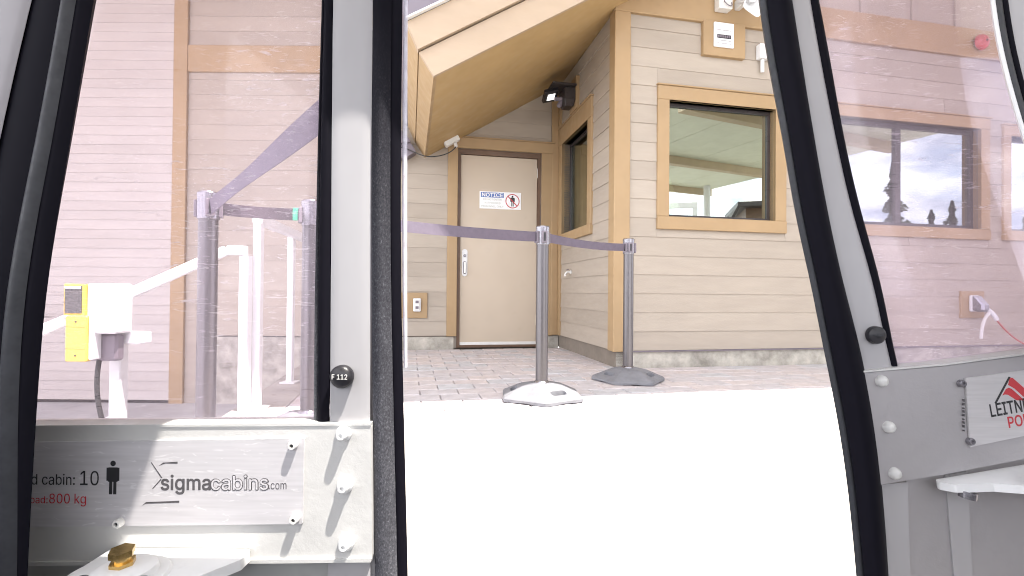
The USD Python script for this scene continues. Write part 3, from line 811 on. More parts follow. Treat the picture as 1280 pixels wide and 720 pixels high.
# ================================================================== BELT POSTS
def stanchion_base():
    """Six-sided rubber foot with hand holes and arched lower edges."""
    R = 0.262
    prof = [(1.0, 0.004), (1.0, 0.020), (0.965, 0.030), (0.52, 0.078), (0.30, 0.090), (0.20, 0.092)]
    hulls = []
    for (s0, z0), (s1, z1) in zip(prof[:-1], prof[1:]):
        pts = []
        for s, z in ((s0, z0), (s1, z1)):
            g = Polygon([(R * s * math.cos(t), R * s * math.sin(t)) for t in np.arange(6) * math.pi / 3]).buffer(-0.02 * s).buffer(0.02 * s, quad_segs=5)
            pts += [(x, y, z) for x, y in g.exterior.coords[:-1]]
        hulls.append(manifold3d.Manifold.hull_points(np.array(pts)))
    solid = hulls[0]
    for h in hulls[1:]:
        solid = solid + h
    for k in range(6):
        t = k * math.pi / 3 + math.pi / 6
        if k % 2 == 0:
            hole = manifold3d.Manifold.hull_points(np.array([(0.165 + 0.019 * math.cos(a) , 0.034 * s + 0.019 * math.sin(a), z) for a in np.linspace(0, 2 * math.pi, 12, endpoint=False) for s in (-1, 1) for z in (-0.01, 0.2)]))
            solid = solid - hole.rotate((0, 0, math.degrees(t)))
        arch = manifold3d.Manifold.cylinder(0.3, 0.42, 0.42, 48).rotate((0, 90, 0)).translate((0.10, 0, -0.411))
        solid = solid - arch.rotate((0, 0, math.degrees(t)))
    m = solid.to_mesh()
    return trimesh.Trimesh(m.vert_properties[:, :3], m.tri_verts)


BASE = stanchion_base()
POSTM = lathe([[0, 0.07], [0.036, 0.07], [0.036, 0.905], [0, 0.905]], 40)
HEADM = lathe([[0, 0.905], [0.0385, 0.905], [0.0405, 0.909], [0.0405, 0.995], [0.0415, 0.998], [0.0415, 1.010], [0.038, 1.016], [0.0, 1.018]], 40)
COLLAR = lathe([[0.036, 0.089], [0.048, 0.089], [0.046, 0.096], [0.037, 0.104], [0.036, 0.104]], 40)


def stanchion(x, y, turn, label, belts=(), clips=()):
    t = thing("belt_post", label, "barrier post", "retractable belt posts on the pavement", at=(x, y, 0))
    b = BASE.copy(); b.apply_transform(trimesh.transformations.rotation_matrix(turn, (0, 0, 1)))
    part(t, "base", b, "rubberbase", smooth=28)
    part(t, "post", POSTM, "steel", smooth=30)
    part(t, "collar", COLLAR, "steelhead", smooth=40)
    hd = part(t, "head", HEADM, "steelhead", smooth=30)
    for a in clips:
        c = cbox(0.036, 0.052, -0.017, 0.017, 0.915, 0.985, 0.003)
        s = cbox(0.050, 0.054, -0.006, 0.006, 0.925, 0.975, 0.001)
        R = trimesh.transformations.rotation_matrix(a, (0, 0, 1))
        c.apply_transform(R); s.apply_transform(R)
        part(hd, "belt_clip", c, "greyposts")
        part(hd, "clip_slot", s, "black")
    for (ex, ey, mat, sag, hgt) in belts:
        d = np.array([ex - x, ey - y]); n = np.linalg.norm(d); d /= n
        side = np.array([-d[1], d[0]])
        K = 30
        v, f = [], []
        for k in range(K + 1):
            s = k / K
            p = d * (0.041 + (n - 0.082) * s)
            zc = 0.952 - sag * 4 * s * (1 - s)
            tw = 0.004 * math.sin(2.3 * math.pi * s + x)
            for sz in (-1, 1):
                for o in (-0.0008, 0.0008):
                    q = p + side * (o + tw * sz)
                    v.append([q[0], q[1], zc + sz * hgt / 2])
        for k in range(K):
            a = 4 * k
            for (i, j) in ((0, 1), (1, 3), (3, 2), (2, 0)):
                f += [[a + i, a + j, a + 4 + j], [a + i, a + 4 + j, a + 4 + i]]
        f += [[0, 2, 3], [0, 3, 1], [4 * K, 4 * K + 1, 4 * K + 3], [4 * K, 4 * K + 3, 4 * K + 2]]
        m = trimesh.Trimesh(v, f, process=False); m.fix_normals()
        part(t, "belt", m, mat)
    return t


def heading(p, q):
    return math.atan2(q[1] - p[1], q[0] - p[0])


S1, S2, S3, S4_, S5 = (0.180, 2.937), (0.838, 3.560), (-1.232, 2.0), (-0.885, 2.17), (-0.232, 0.77)
stanchion(*S1, math.radians(-88), "steel belt post with its rubber foot half in sunlight, in front of the beige door", belts=[(*S4_, "belt", 0.012, 0.058)],
          clips=(heading(S1, S4_), heading(S1, S2), math.radians(-80)))
stanchion(*S2, math.radians(-64), "steel belt post on a fully shaded grey foot near the wall corner", belts=[(*S1, "belt", 0.014, 0.052)],
          clips=(heading(S2, S1), 0.1, math.radians(-85)))
s3 = stanchion(*S3, 0.2, "belt post seen through the left pane beside the white railing", belts=[(*S4_, "beltdark", 0.004, 0.05), (*S5, "belt", 0.0, 0.06)],
               clips=(heading(S3, S4_), heading(S3, S5), math.pi))
s4 = stanchion(*S4_, 0.5, "belt post close to the black gasket of the left pane, with a green belt end", clips=(heading(S4_, S3), heading(S4_, S1)))
gd = np.array(S3) - np.array(S4_); gd /= np.linalg.norm(gd)
gc = cbox(0.045, 0.075, -0.005, 0.005, 0.925, 0.98, 0.002)
gc.apply_transform(trimesh.transformations.rotation_matrix(math.atan2(gd[1], gd[0]), (0, 0, 1)))
part(s4, "belt_end", gc, "green")
stanchion(*S5, 0.3, "belt post hidden behind the silver pillar of the left cabin door", clips=(heading(S5, S3),))

# ================================================================== RAILINGS
wr = thing("walkway_railing", "white steel railing running away along the edge of the walkway", "railing")
pts = [(-1.335, 2.60), (-1.492, 3.34), (-1.56, 3.86), (-1.68, 4.6)]
for x, y in pts:
    part(wr, "post", cbox(x - 0.020, x + 0.020, y - 0.020, y + 0.020, 0.0, 0.99, 0.004), "white")
    part(wr, "foot_plate", cbox(x - 0.05, x + 0.05, y - 0.05, y + 0.05, 0.0, 0.010, 0.002), "white")
part(wr, "top_rail", bar((-1.33, 2.575, 0.995), (-1.70, 4.72, 1.0), 0.05, 0.05), "white")
sr = thing("stair_railing", "white handrail bending down to the left behind the sigma plate door", "railing")
R0, R1, R2, R3 = (-1.372, 2.56, 0.825), (-1.445, 2.50, 0.822), (-1.832, 2.31, 0.578), (-2.36, 2.05, 0.27)
for a, b in ((R0, R1), (R1, R2), (R2, R3)):
    part(sr, "handrail", bar(a, b, 0.046, 0.048), "white")
part(sr, "post", cbox(-1.400, -1.352, 2.53, 2.578, 0.0, 0.80, 0.004), "white")
part(sr, "post", cbox(-1.858, -1.806, 2.285, 2.337, -0.60, 0.56, 0.004), "white")
part(sr, "lower_rail", bar((-1.845, 2.30, 0.02), (-2.36, 2.05, -0.3), 0.04, 0.04), "white")

# control station on the stair railing
cs = thing("control_station", "yellow and white control station clamped to the white stair railing post", "control box")
SHX = 0.105


def sh(m):
    m.apply_translation((SHX, 0, 0))
    return m


part(cs, "cabinet", sh(cbox(-1.965, -1.835, 2.16, 2.262, 0.425, 0.645, 0.008)), "white", smooth=25)
part(cs, "screen_bezel", sh(cbox(-2.055, -1.962, 2.150, 2.176, 0.505, 0.642, 0.003)), "yellow")
part(cs, "screen", sh(cbox(-2.047, -1.974, 2.1465, 2.152, 0.514, 0.634, 0.001)), "screen")
part(cs, "screen_strip", sh(cbox(-2.045, -1.976, 2.1440, 2.1470, 0.622, 0.632, 0.0005)), "signwhite")
yp = part(cs, "button_panel", sh(cbox(-2.040, -1.945, 2.142, 2.172, 0.305, 0.503, 0.005)), "yellow", smooth=25)
for z in (0.478, 0.332):
    part(yp, "screw", sh(aim(cyl(0.004, 0.003, 10), (0, -1, 0), (-1.992, 2.142, z))), "inkgrey")
for z in (0.455, 0.36):
    part(yp, "groove", sh(box(-2.036, -1.949, 2.1412, 2.1422, z, z + 0.0015)), "inkgrey")
part(cs, "side_panel", sh(cbox(-1.945, -1.925, 2.150, 2.20, 0.312, 0.52, 0.004)), "white")
part(cs, "clamp", sh(cbox(-1.905, -1.80, 2.255, 2.335, 0.37, 0.425, 0.006)), "white")
part(cs, "mounting_block", sh(cbox(-1.99, -1.86, 2.20, 2.25, 0.30, 0.42, 0.01)), "greyposts", smooth=25)
part(cs, "cable", sh(tube(smooth_path([(-1.945, 2.215, 0.32), (-1.945, 2.20, 0.2), (-1.93, 2.2, 0.08), (-1.895, 2.22, -0.08), (-1.87, 2.25, -0.3), (-1.87, 2.26, -0.58)], 30), 0.010, 10)), "cable", smooth=40)

# ================================================================== THE CABIN
cabin = thing("gondola_cabin", "gondola cabin with both glazed door leaves standing open, seen from inside", "gondola cabin")


def seat(mesh, y, depth):
    """Brings a piece measured on the leaf's face to its own front surface."""
    m = mesh.copy()
    k = y / depth
    m.vertices = np.column_stack([m.vertices[:, 0] * k, m.vertices[:, 1], 0.62 + (m.vertices[:, 2] - 0.62) * k])
    return m


YL = 0.600
dl = thing("door", parent=cabin)
tag(dl, "left door leaf with the sigma plate, its lower half in sunlight")
part(dl, "glazing", upright(outline((-0.66, 0.440), (-0.232, 0.440), (-0.228, 1.15), (-0.66, 1.15)), YL + 0.012, YL + 0.016), "paneleft")
part(dl, "gasket", loft([(-0.2270, 1.15), (-0.2320, 0.9752), (-0.2350, 0.6237), (-0.2345, 0.4600)], [(-0.2195, 1.15), (-0.2208, 0.9753), (-0.2194, 0.6238), (-0.2194, 0.4600)], YL, 0.004, 0.024), "gasket", smooth=40)
part(dl, "gasket_lip", loft([(-0.2340, 1.15), (-0.2372, 0.9752), (-0.2412, 0.6237), (-0.2405, 0.4600)], [(-0.2262, 1.15), (-0.2315, 0.9752), (-0.2345, 0.6237), (-0.2340, 0.4600)], YL + 0.005, 0.003, 0.018), "dustyedge", smooth=40)
part(dl, "pillar", loft([(-0.2192, 1.15), (-0.2205, 0.9753), (-0.2191, 0.6238), (-0.2191, 0.20)], [(-0.1728, 1.15), (-0.1725, 0.9758), (-0.1715, 0.6826), (-0.1660, 0.20)], YL - 0.002, 0.003, 0.030, power=0.35), "silver", smooth=35)
ed = part(dl, "rubber_edge", loft([(-0.1728, 1.15), (-0.1720, 0.9758), (-0.1706, 0.6826), (-0.1661, 0.4626), (-0.1600, 0.20)], [(-0.1495, 1.15), (-0.1492, 0.976), (-0.1472, 0.6828), (-0.1409, 0.4628), (-0.1325, 0.20)], YL - 0.003, 0.006, 0.030), "dusty", smooth=40)
part(dl, "rubber_flap", loft([(-0.1550, 1.15), (-0.1545, 0.976), (-0.1525, 0.6828), (-0.1465, 0.4628), (-0.1381, 0.20)], [(-0.1375, 1.15), (-0.1368, 0.9761), (-0.1356, 0.6829), (-0.1306, 0.489), (-0.1210, 0.20)], YL + 0.001, 0.003, 0.025), "gasket", smooth=40)
part(dl, "clear_lip", loft([(-0.1372, 1.15), (-0.1366, 0.95), (-0.1353, 0.6829), (-0.1313, 0.5277)], [(-0.1318, 1.15), (-0.1312, 0.95), (-0.1292, 0.6829), (-0.1272, 0.5277)], YL + 0.006, 0.002, 0.004), "clearlip", smooth=40)
part(dl, "rail", upright(outline((-0.66, 0.294), (-0.1634, 0.3035), (-0.1661, 0.4605), (-0.66, 0.4525), r=0.0015), YL - 0.010, YL + 0.020), "rail")
part(dl, "rail_lip", cat([upright(outline((-0.66, 0.4528), (-0.1662, 0.4608), (-0.1662, 0.4638), (-0.66, 0.4558)), YL - 0.011, YL + 0.022)]), "rail")
part(dl, "rail_fold", upright(outline((-0.66, 0.2905), (-0.1640, 0.3000), (-0.1636, 0.3042), (-0.66, 0.2947)), YL - 0.013, YL - 0.004), "rail")
part(dl, "lower_panel", upright(outline((-0.66, 0.14), (-0.2172, 0.14), (-0.2172, 0.305), (-0.66, 0.295)), YL + 0.006, YL + 0.020), "lowpanel")
part(dl, "lower_frame", upright(outline((-0.2150, 0.14), (-0.159, 0.14), (-0.1625, 0.305), (-0.2150, 0.304)), YL + 0.004, YL + 0.022), "silver")
PY = YL - 0.0125
part(dl, "plate", seat(upright(outline((-0.640, 0.3305), (-0.2507, 0.3384), (-0.2501, 0.4416), (-0.640, 0.4325), r=0.0015), PY, PY + 0.0024), PY, YL), "plate")


def print_on(name, mesh, mat):
    part(dl, name, seat(mesh, PY, YL), mat)


TY = PY
print_on("lettering", lettering("d cabin:", -0.5790, -0.5265, 0.3832, 0.0128, TY), "inkblack")
print_on("lettering", lettering("10", -0.5200, -0.4975, 0.3830, 0.0170, TY), "inkblack")
print_on("lettering", lettering("oad:", -0.5800, -0.5590, 0.3608, 0.0085, TY), "inkred")
print_on("lettering", lettering("800 kg", -0.5570, -0.5125, 0.3608, 0.0116, TY), "inkred")
px_, pz_ = -0.4805, 0.3722
fig = shapely.union_all([shapely.Point(px_, pz_ + 0.0372).buffer(0.0033), shapely.box(px_ - 0.0050, pz_ + 0.016, px_ + 0.0050, pz_ + 0.0315).buffer(0.001),
                         shapely.box(px_ - 0.0044, pz_, px_ - 0.0006, pz_ + 0.018), shapely.box(px_ + 0.0006, pz_, px_ + 0.0044, pz_ + 0.018),
                         shapely.box(px_ - 0.0075, pz_ + 0.0165, px_ - 0.0056, pz_ + 0.0318).buffer(0.0003), shapely.box(px_ + 0.0056, pz_ + 0.0165, px_ + 0.0075, pz_ + 0.0318).buffer(0.0003)])
print_on("person_symbol", cat([upright(g, TY - 0.00015, TY) for g in getattr(fig, "geoms", [fig])]), "inkblack")
print_on("lettering", lettering("sigma", -0.4225, -0.3618, 0.3782, 0.0172, TY, angle=0.010, bold=True), "inkgrey")
for ox, oz in ((-0.00045, 0), (0.00045, 0), (0, 0.00045), (0, -0.00045)):
    om = lettering("cabins", -0.3622, -0.2918, 0.3787, 0.0168, TY, angle=0.016, bold=True)
    om.apply_translation((ox, 0.00003 * (1 if ox > 0 else -1 if ox < 0 else 2 * np.sign(oz)), oz))
    print_on("lettering_outline", om, "inkgrey")
print_on("lettering", lettering("cabins", -0.3612, -0.2928, 0.3788, 0.0166, TY - 0.0003, angle=0.016), "platefill")
print_on("lettering", lettering(".com", -0.2920, -0.2705, 0.3800, 0.0098, TY, angle=0.012), "inkgrey")
sig = [[(-0.4350, 0.4108), (-0.4340, 0.4112), (-0.4205, 0.3925), (-0.4220, 0.3922)], [(-0.4328, 0.3795), (-0.4320, 0.3790), (-0.4215, 0.3905), (-0.4228, 0.3912)],
       [(-0.4255, 0.4068), (-0.4170, 0.4100), (-0.4025, 0.4098), (-0.4025, 0.4122), (-0.4200, 0.4110)], [(-0.4445, 0.3592), (-0.4400, 0.3612), (-0.4000, 0.3628), (-0.3998, 0.3652), (-0.4400, 0.3632)]]
for q in sig:
    print_on("logo_stroke", upright(Polygon(q), TY - 0.00015, TY), "inkgrey")


def cap_screw(parent, x, z, y, r, h, mat="white", socket="inkgrey", nm="screw"):
    b = part(parent, nm, aim(lathe([[0, 0], [r, 0], [r, h * 0.75], [r * 0.8, h], [0.45 * r, h], [0.45 * r, h * 0.62], [0, h * 0.62]], 24), (0, -1, 0), (x, y, z)), mat, smooth=35)


for x, z in ((-0.2567, 0.4382), (-0.2536, 0.3512), (-0.4606, 0.3449)):
    cap_screw(dl, x, z, PY, 0.0052, 0.0075, "offwhite")
    part(dl, "screw_socket", aim(cyl(0.0022, 0.0006, 6), (0, -1, 0), (x, PY - 0.0048, z)), "inkblack")
for x, z in ((-0.1985, 0.4510), (-0.1963, 0.3895), (-0.1940, 0.3215)):
    part(dl, "cap_nut", aim(lathe([[0, 0], [0.0095, 0], [0.0088, 0.003], [0.0070, 0.0045], [0.0062, 0.0105], [0.0045, 0.0125], [0.0024, 0.0125], [0.0022, 0.0100], [0, 0.0100]], 28), (0, -1, 0), (x, YL - 0.010, z)), "white", smooth=35)
kb = part(dl, "knob", aim(lathe([[0, 0], [0.0125, 0], [0.0137, 0.004], [0.0137, 0.010], [0.0115, 0.0135], [0.0060, 0.0155], [0, 0.016]], 36), (0, -1, 0), (-0.2016, YL - 0.003, 0.5185)), "black", smooth=40)
part(dl, "knob_lettering", lettering("F 112", -0.2105, -0.1925, 0.5165, 0.0058, YL - 0.0188, thick=0.0006), "offwhite")
# lock arm with brass nut under the rail
arm = shapely.union_all([shapely.box(-0.47, 0.520, -0.335, 0.588), shapely.Point(-0.425, 0.535).buffer(0.047), Polygon([(-0.335, 0.528), (-0.305, 0.565), (-0.305, 0.588), (-0.335, 0.588)])]).buffer(-0.006).buffer(0.006)
am = trimesh.creation.extrude_polygon(arm, 0.012, engine="earcut"); am.apply_translation((0, 0, 0.302))
part(dl, "lock_arm", am, "white")
part(dl, "lock_boss", aim(lathe([[0, 0], [0.042, 0], [0.0425, 0.010], [0.040, 0.013], [0.031, 0.0135], [0.029, 0.020], [0.021, 0.0245], [0, 0.025]], 48), (0, 0, 1), (-0.409, 0.528, 0.304)), "white", smooth=35)
bn = part(dl, "brass_nut", aim(cat([cyl(0.0120, 0.0060, 6), aim(cyl(0.0078, 0.0070, 24), (0, 0, 1), (0, 0, 0.0055)), aim(cyl(0.0120, 0.0065, 6), (0, 0, 1), (0, 0, 0.0120))]), (0.02, -0.10, 1), (-0.4095, 0.526, 0.3275)), "brass", smooth=False)
for x, y in ((-0.4395, 0.510), (-0.378, 0.510)):
    part(dl, "boss_screw", aim(lathe([[0, 0], [0.0068, 0], [0.0060, 0.003], [0.003, 0.0045], [0, 0.0045]], 20), (0, 0, 1), (x, y, 0.3205)), "steelhead", smooth=35)

# right leaf, turned a little in its own plane
YR = 0.700
dr = thing("door", parent=cabin)
tag(dr, "right door leaf with the red mountain logo plate, all in shade")
RL = [(0.3180, 1.20), (0.3449, 1.0513), (0.3566, 0.9713), (0.3787, 0.8516), (0.3995, 0.7323), (0.4191, 0.6417), (0.4375, 0.5513), (0.4558, 0.4612), (0.4718, 0.36), (0.4857, 0.2254), (0.495, 0.12)]
RR = [(0.3620, 1.20), (0.3871, 1.0517), (0.3999, 0.9717), (0.4196, 0.852), (0.4415, 0.7327), (0.4644, 0.6308), (0.4804, 0.5687), (0.4975, 0.49), (0.5145, 0.3725), (0.5262, 0.2257), (0.533, 0.12)]
GL = [(0.3960, 1.20), (0.4179, 1.052), (0.4318, 0.9719), (0.4548, 0.8523), (0.4823, 0.733), (0.5109, 0.6312), (0.5246, 0.569), (0.5371, 0.516)]
GR = [(0.4090, 1.20), (0.4315, 1.0521), (0.4466, 0.9721), (0.4685, 0.8524), (0.496, 0.7332), (0.5233, 0.6313), (0.5359, 0.5691), (0.5473, 0.5161)]
RM = [(x + 0.0070, z) for x, z in RL]
part(dr, "glazing", upright(Polygon([(x - 0.006, z) for x, z in GR] + [(0.5473, 0.50), (0.95, 0.50), (0.95, 1.20)]), YR + 0.012, YR + 0.016), "paneright")
part(dr, "rubber_edge", loft(RM, RR, YR - 0.010, 0.012, 0.035), "gasket", smooth=40)
part(dr, "rubber_flap", loft(RL, [(x + 0.014, z) for x, z in RL], YR - 0.004, 0.004, 0.02), "ridge", smooth=40)
part(dr, "pillar", loft(RR[:8] + [(0.50, 0.45)], GL + [(0.5500, 0.45)], YR - 0.002, 0.003, 0.03, power=0.35), "silver", smooth=35)
part(dr, "gasket", loft(GL, GR, YR, 0.004, 0.024), "gasket", smooth=40)
part(dr, "rail", seat(upright(Polygon([(0.4930, 0.5105), (0.6117, 0.5215), (0.7249, 0.5372), (0.90, 0.565), (0.90, 0.435), (0.7247, 0.3914), (0.6118, 0.369), (0.5150, 0.3525)]), YR - 0.012, YR + 0.02), YR - 0.012, YR), "railgrey")
part(dr, "rail_lip", seat(upright(Polygon([(0.4932, 0.5110), (0.6117, 0.5222), (0.7249, 0.5379), (0.90, 0.5657), (0.90, 0.5690), (0.7249, 0.5405), (0.6117, 0.5248), (0.4930, 0.5134)]), YR - 0.014, YR + 0.022), YR - 0.014, YR), "rail")
part(dr, "lower_frame", upright(Polygon([(0.5155, 0.352), (0.5620, 0.357), (0.5700, 0.10), (0.531, 0.10)]), YR + 0.002, YR + 0.02), "silver")
part(dr, "lower_panel", upright(Polygon([(0.5630, 0.362), (0.90, 0.436), (0.90, 0.10), (0.5712, 0.10)]), YR + 0.006, YR + 0.02), "railgrey")
part(dr, "panel_rib", upright(Polygon([(0.617, 0.366), (0.648, 0.372), (0.662, 0.10), (0.640, 0.10)]), YR + 0.0035, YR + 0.02), "silver")
QY = YR - 0.0148
part(dr, "plate", seat(upright(Polygon([(0.6423, 0.5045), (0.7248, 0.5165), (0.83, 0.533), (0.83, 0.4475), (0.7247, 0.4241), (0.6490, 0.4076)]), QY, QY + 0.0024), QY, YR), "plate2")
ANG = math.radians(10.5)
part(dr, "lettering", seat(lettering("LEITNER", 0.6785, 0.7440, 0.4505, 0.0175, QY, angle=ANG, bold=True), QY, YR), "inkblack")
part(dr, "lettering", seat(lettering("POMA", 0.7035, 0.7500, 0.4355, 0.0150, QY, angle=ANG, bold=True), QY, YR), "inkred")
k = 0.7 / 618.0


def zz(pts):
    """Logo outline measured on the plate, in plate units of a fifth of a millimetre."""
    s = 1.0 / 4.8
    out = []
    for x, y in pts:
        X, Y = 1220 + x * s - 640, 450 + y * s
        out.append((X * k + 0.0004 + (366.3 - 360) * 0 + 0.0001 * 0, 0.62 - (Y - 366.0 - 0.0086 * X) * k))
    return Polygon(out)


part(dr, "logo_stripe", seat(upright(zz([(108, 257), (121, 259), (206, 101), (193, 99)]), QY - 0.00015, QY), QY, YR), "inkblack")
part(dr, "logo_band", seat(upright(zz([(197, 118), (206, 105), (218, 107), (330, 205), (330, 262), (228, 170), (190, 148)]), QY - 0.00015, QY), QY, YR), "inkred")
part(dr, "logo_band", seat(upright(zz([(155, 212), (178, 172), (195, 165), (212, 172), (290, 242), (240, 240), (190, 208), (170, 206)]), QY - 0.00015, QY), QY, YR), "inkred")
for j in range(9):
    part(dr, "fine_print", seat(upright(shapely.box(0.6395, 0.430 + j * 0.0052, 0.6408, 0.430 + j * 0.0052 + (0.0035 if j % 3 else 0.002)), QY - 0.0006, QY + 0.002), QY, YR), "inkgrey")
for x, z in ((0.6236, 0.4998), (0.6358, 0.4200)):
    cap_screw(dr, x, z, YR - 0.0120, 0.0052, 0.0060, "steelhead")
for x, z in ((0.5135, 0.5020), (0.5237, 0.4385), (0.5318, 0.3745)):
    part(dr, "cap_nut", aim(lathe([[0, 0], [0.0082, 0], [0.0080, 0.003], [0.0064, 0.0065], [0.0035, 0.0085], [0, 0.009]], 28), (0, -1, 0), (x, YR - 0.012, z)), "rail", smooth=40)
part(dr, "knob", aim(lathe([[0, 0], [0.0118, 0], [0.0126, 0.003], [0.0120, 0.009], [0.0085, 0.0115], [0, 0.0122]], 36), (0, -1, 0), (0.5085, YR - 0.004, 0.5655)), "black", smooth=40)
part(dr, "knob_slot", upright(Polygon([(0.5085 + 0.008, 0.5655), (0.5085, 0.5655 + 0.0015), (0.5085 - 0.008, 0.5655), (0.5085, 0.5655 - 0.0015)]), YR - 0.0172, YR - 0.0160), "ridge")
# lock arm on the right leaf
ra = Polygon([(0.585, 0.690), (0.60, 0.668), (0.64, 0.655), (0.70, 0.610), (0.86, 0.575), (0.86, 0.690)]).buffer(-0.006).buffer(0.006)
rm = trimesh.creation.extrude_polygon(ra, 0.011, engine="earcut")
rm.apply_translation((-0.60, 0, 0)); rm.apply_transform(trimesh.transformations.rotation_matrix(-math.radians(10), (0, 1, 0))); rm.apply_translation((0.60, 0, 0.356))
part(dr, "lock_arm", rm, "white")
part(dr, "arm_bolt", aim(cyl(0.010, 0.009, 18), (0.17, 0, 1), (0.6155, 0.668, 0.3490)), "steelhead", smooth=30)
part(dr, "arm_buffer", aim(cyl(0.021, 0.012, 36), (-0.17, -0.05, 1), (0.690, 0.632, 0.380)), "black", smooth=30)
part(dr, "arm_buffer_cap", aim(lathe([[0, 0], [0.021, 0], [0.021, 0.004], [0.018, 0.006], [0, 0.0062]], 36), (-0.17, -0.05, 1), (0.688, 0.6315, 0.392)), "white", smooth=30)

# fixed posts of the cabin body either side of the doorway
lp = thing("door_post", parent=cabin)
YP = 0.500
SR = [(-0.4150, 1.20), (-0.4866, 0.9135), (-0.5202, 0.75), (-0.5400, 0.62), (-0.5480, 0.49), (-0.5500, 0.20)]
R_L = [(-0.3950, 1.20), (-0.4508, 0.9138), (-0.4751, 0.7667), (-0.5000, 0.6204), (-0.5073, 0.4912), (-0.5100, 0.20)]
R_R = [(-0.3850, 1.20), (-0.4419, 0.9139), (-0.4645, 0.7668), (-0.4870, 0.6205), (-0.4930, 0.4914), (-0.4965, 0.20)]
B_R = [(-0.3760, 1.20), (-0.4297, 0.9140), (-0.4515, 0.7669), (-0.4718, 0.6207), (-0.4805, 0.4915), (-0.4850, 0.38), (-0.4890, 0.20)]
part(lp, "pillar", loft([(x - 0.033, z) for x, z in SR], SR, YP - 0.004, 0.003, 0.05, power=0.35), "mauveframe", smooth=35)
part(lp, "outer_trim", loft([(x - 0.060, z) for x, z in SR], [(x - 0.028, z) for x, z in SR], YP - 0.002, 0.006, 0.05), "gasket", smooth=35)
part(lp, "rubber_panel", loft([(x - 0.008, z) for x, z in SR], [(x + 0.003, z) for x, z in R_L], YP, 0.004, 0.045), "gasket", smooth=35)
part(lp, "rubber_ridge", loft([(x - 0.006, z) for x, z in R_L], R_R, YP - 0.004, 0.006, 0.03), "ridge", smooth=40)
part(lp, "rubber_edge", loft([(x - 0.008, z) for x, z in R_R], B_R, YP + 0.002, 0.006, 0.03), "gasket", smooth=40)
rp = thing("door_post", parent=cabin)
YQ = 0.600
PA = [(0.5480, 1.20), (0.5760, 0.9922), (0.5828, 0.9431), (0.5983, 0.8747), (0.6216, 0.7967), (0.66, 0.68), (0.70, 0.56)]
PB = [(x + 0.0055, z) for x, z in PA]
PC = [(x + 0.0245, z) for x, z in PA]
part(rp, "edge_strip", loft(PA, PB, YQ - 0.004, 0.002, 0.02), "white", smooth=40)
part(rp, "rubber_ridge", loft([(x - 0.003, z) for x, z in PB], [(x + 0.0160, z) for x, z in PA], YQ - 0.002, 0.004, 0.02), "ridge", smooth=40)
part(rp, "rubber_edge", loft([(x + 0.0138, z) for x, z in PA], PC, YQ, 0.005, 0.03), "gasket", smooth=40)
part(rp, "pillar", loft([(x - 0.004, z) for x, z in PC], [(x + 0.075, z) for x, z in PC], YQ - 0.002, 0.003, 0.04, power=0.35), "silver", smooth=35)
# doorway header, roof panels either side of the open roof hatch, and sill
part(cabin, "header", cbox(-0.95, 0.95, 0.49, 0.56, 1.30, 1.515, 0.01), "silver")
part(cabin, "roof_panel", cbox(-1.0, -0.060, 0.305, 0.56, 1.52, 1.56, 0.01), "offwhite")
part(cabin, "roof_panel", cbox(0.34, 1.3, 0.305, 0.63, 1.52, 1.56, 0.01), "offwhite")
part(cabin, "roof_panel", cbox(-1.0, 1.1, -1.35, 0.300, 1.52, 1.56, 0.01), "offwhite")
part(cabin, "floor", cbox(-1.0, 1.1, -1.35, 0.50, 0.005, 0.03, 0.005), "ridge")
for x0, x1 in ((-1.04, -1.0), (1.1, 1.14)):
    part(cabin, "side_panel", cbox(x0, x1, -1.35, 0.50, 0.005, 0.62, 0.01), "railgrey")
    for y in (-1.32, -0.45, 0.44):
        part(cabin, "corner_post", cbox(x0, x1, y - 0.04, y + 0.04, 0.62, 1.52, 0.008), "silver")
for x0, x1, y in ((-1.04, -0.64, 0.54), (0.80, 1.14, 0.64)):
    part(cabin, "front_panel", cbox(x0, x1, y, y + 0.03, 0.005, 0.62, 0.008), "railgrey")
    part(cabin, "front_post", cbox(x0, x0 + 0.09, y, y + 0.04, 0.62, 1.52, 0.008) if x0 < 0 else cbox(x1 - 0.09, x1, y, y + 0.04, 0.62, 1.52, 0.008), "silver")
part(cabin, "rear_panel", cbox(-1.04, 1.14, -1.39, -1.352, 0.005, 0.62, 0.01), "railgrey")
part(cabin, "bench", cbox(-0.98, 1.08, -1.35, -0.93, 0.24, 0.30, 0.02), "black")

# ================================================================== BEHIND THE CAMERA, SEEN IN THE WINDOW GLASS
cp = thing("station_canopy", "flat station canopy behind the cabin, mirrored in the small window", "canopy")
CX0, CX1, CY0, CY1, CZ = 5.2, 12.0, -5.8, 3.2, 4.4
k = 0
for x0 in np.arange(CX0, CX1 - 0.01, 0.85):
    part(cp, "soffit_panel", cbox(x0 + 0.006, x0 + 0.844, CY0, CY1, CZ + (0.004 if k % 2 else 0.0), CZ + 0.05, 0.004), "soffitgreen")
    k += 1
part(cp, "deck", box(CX0, CX1, CY0, CY1, CZ + 0.052, CZ + 0.30), "canopybeam")
for y in (CY0 - 0.1, CY1 + 0.02):
    part(cp, "fascia_board", cbox(CX0 - 0.05, CX1 + 0.05, y, y + 0.08, CZ - 0.22, CZ + 0.32), "canopybeam")
for y in (-3.0, 0.2):
    part(cp, "beam", cbox(CX0, CX1 - 0.1, y - 0.1, y + 0.1, CZ - 0.22, CZ - 0.001), "canopybeam")
for x, y in ((CX0 + 0.5, -5.4), (CX1 - 0.6, -5.4), (CX0 + 0.5, 2.6)):
    part(cp, "column", aim(cyl(0.11, CZ - 0.001), (0, 0, 1), (x, y, -0.0)), "white", smooth=30)


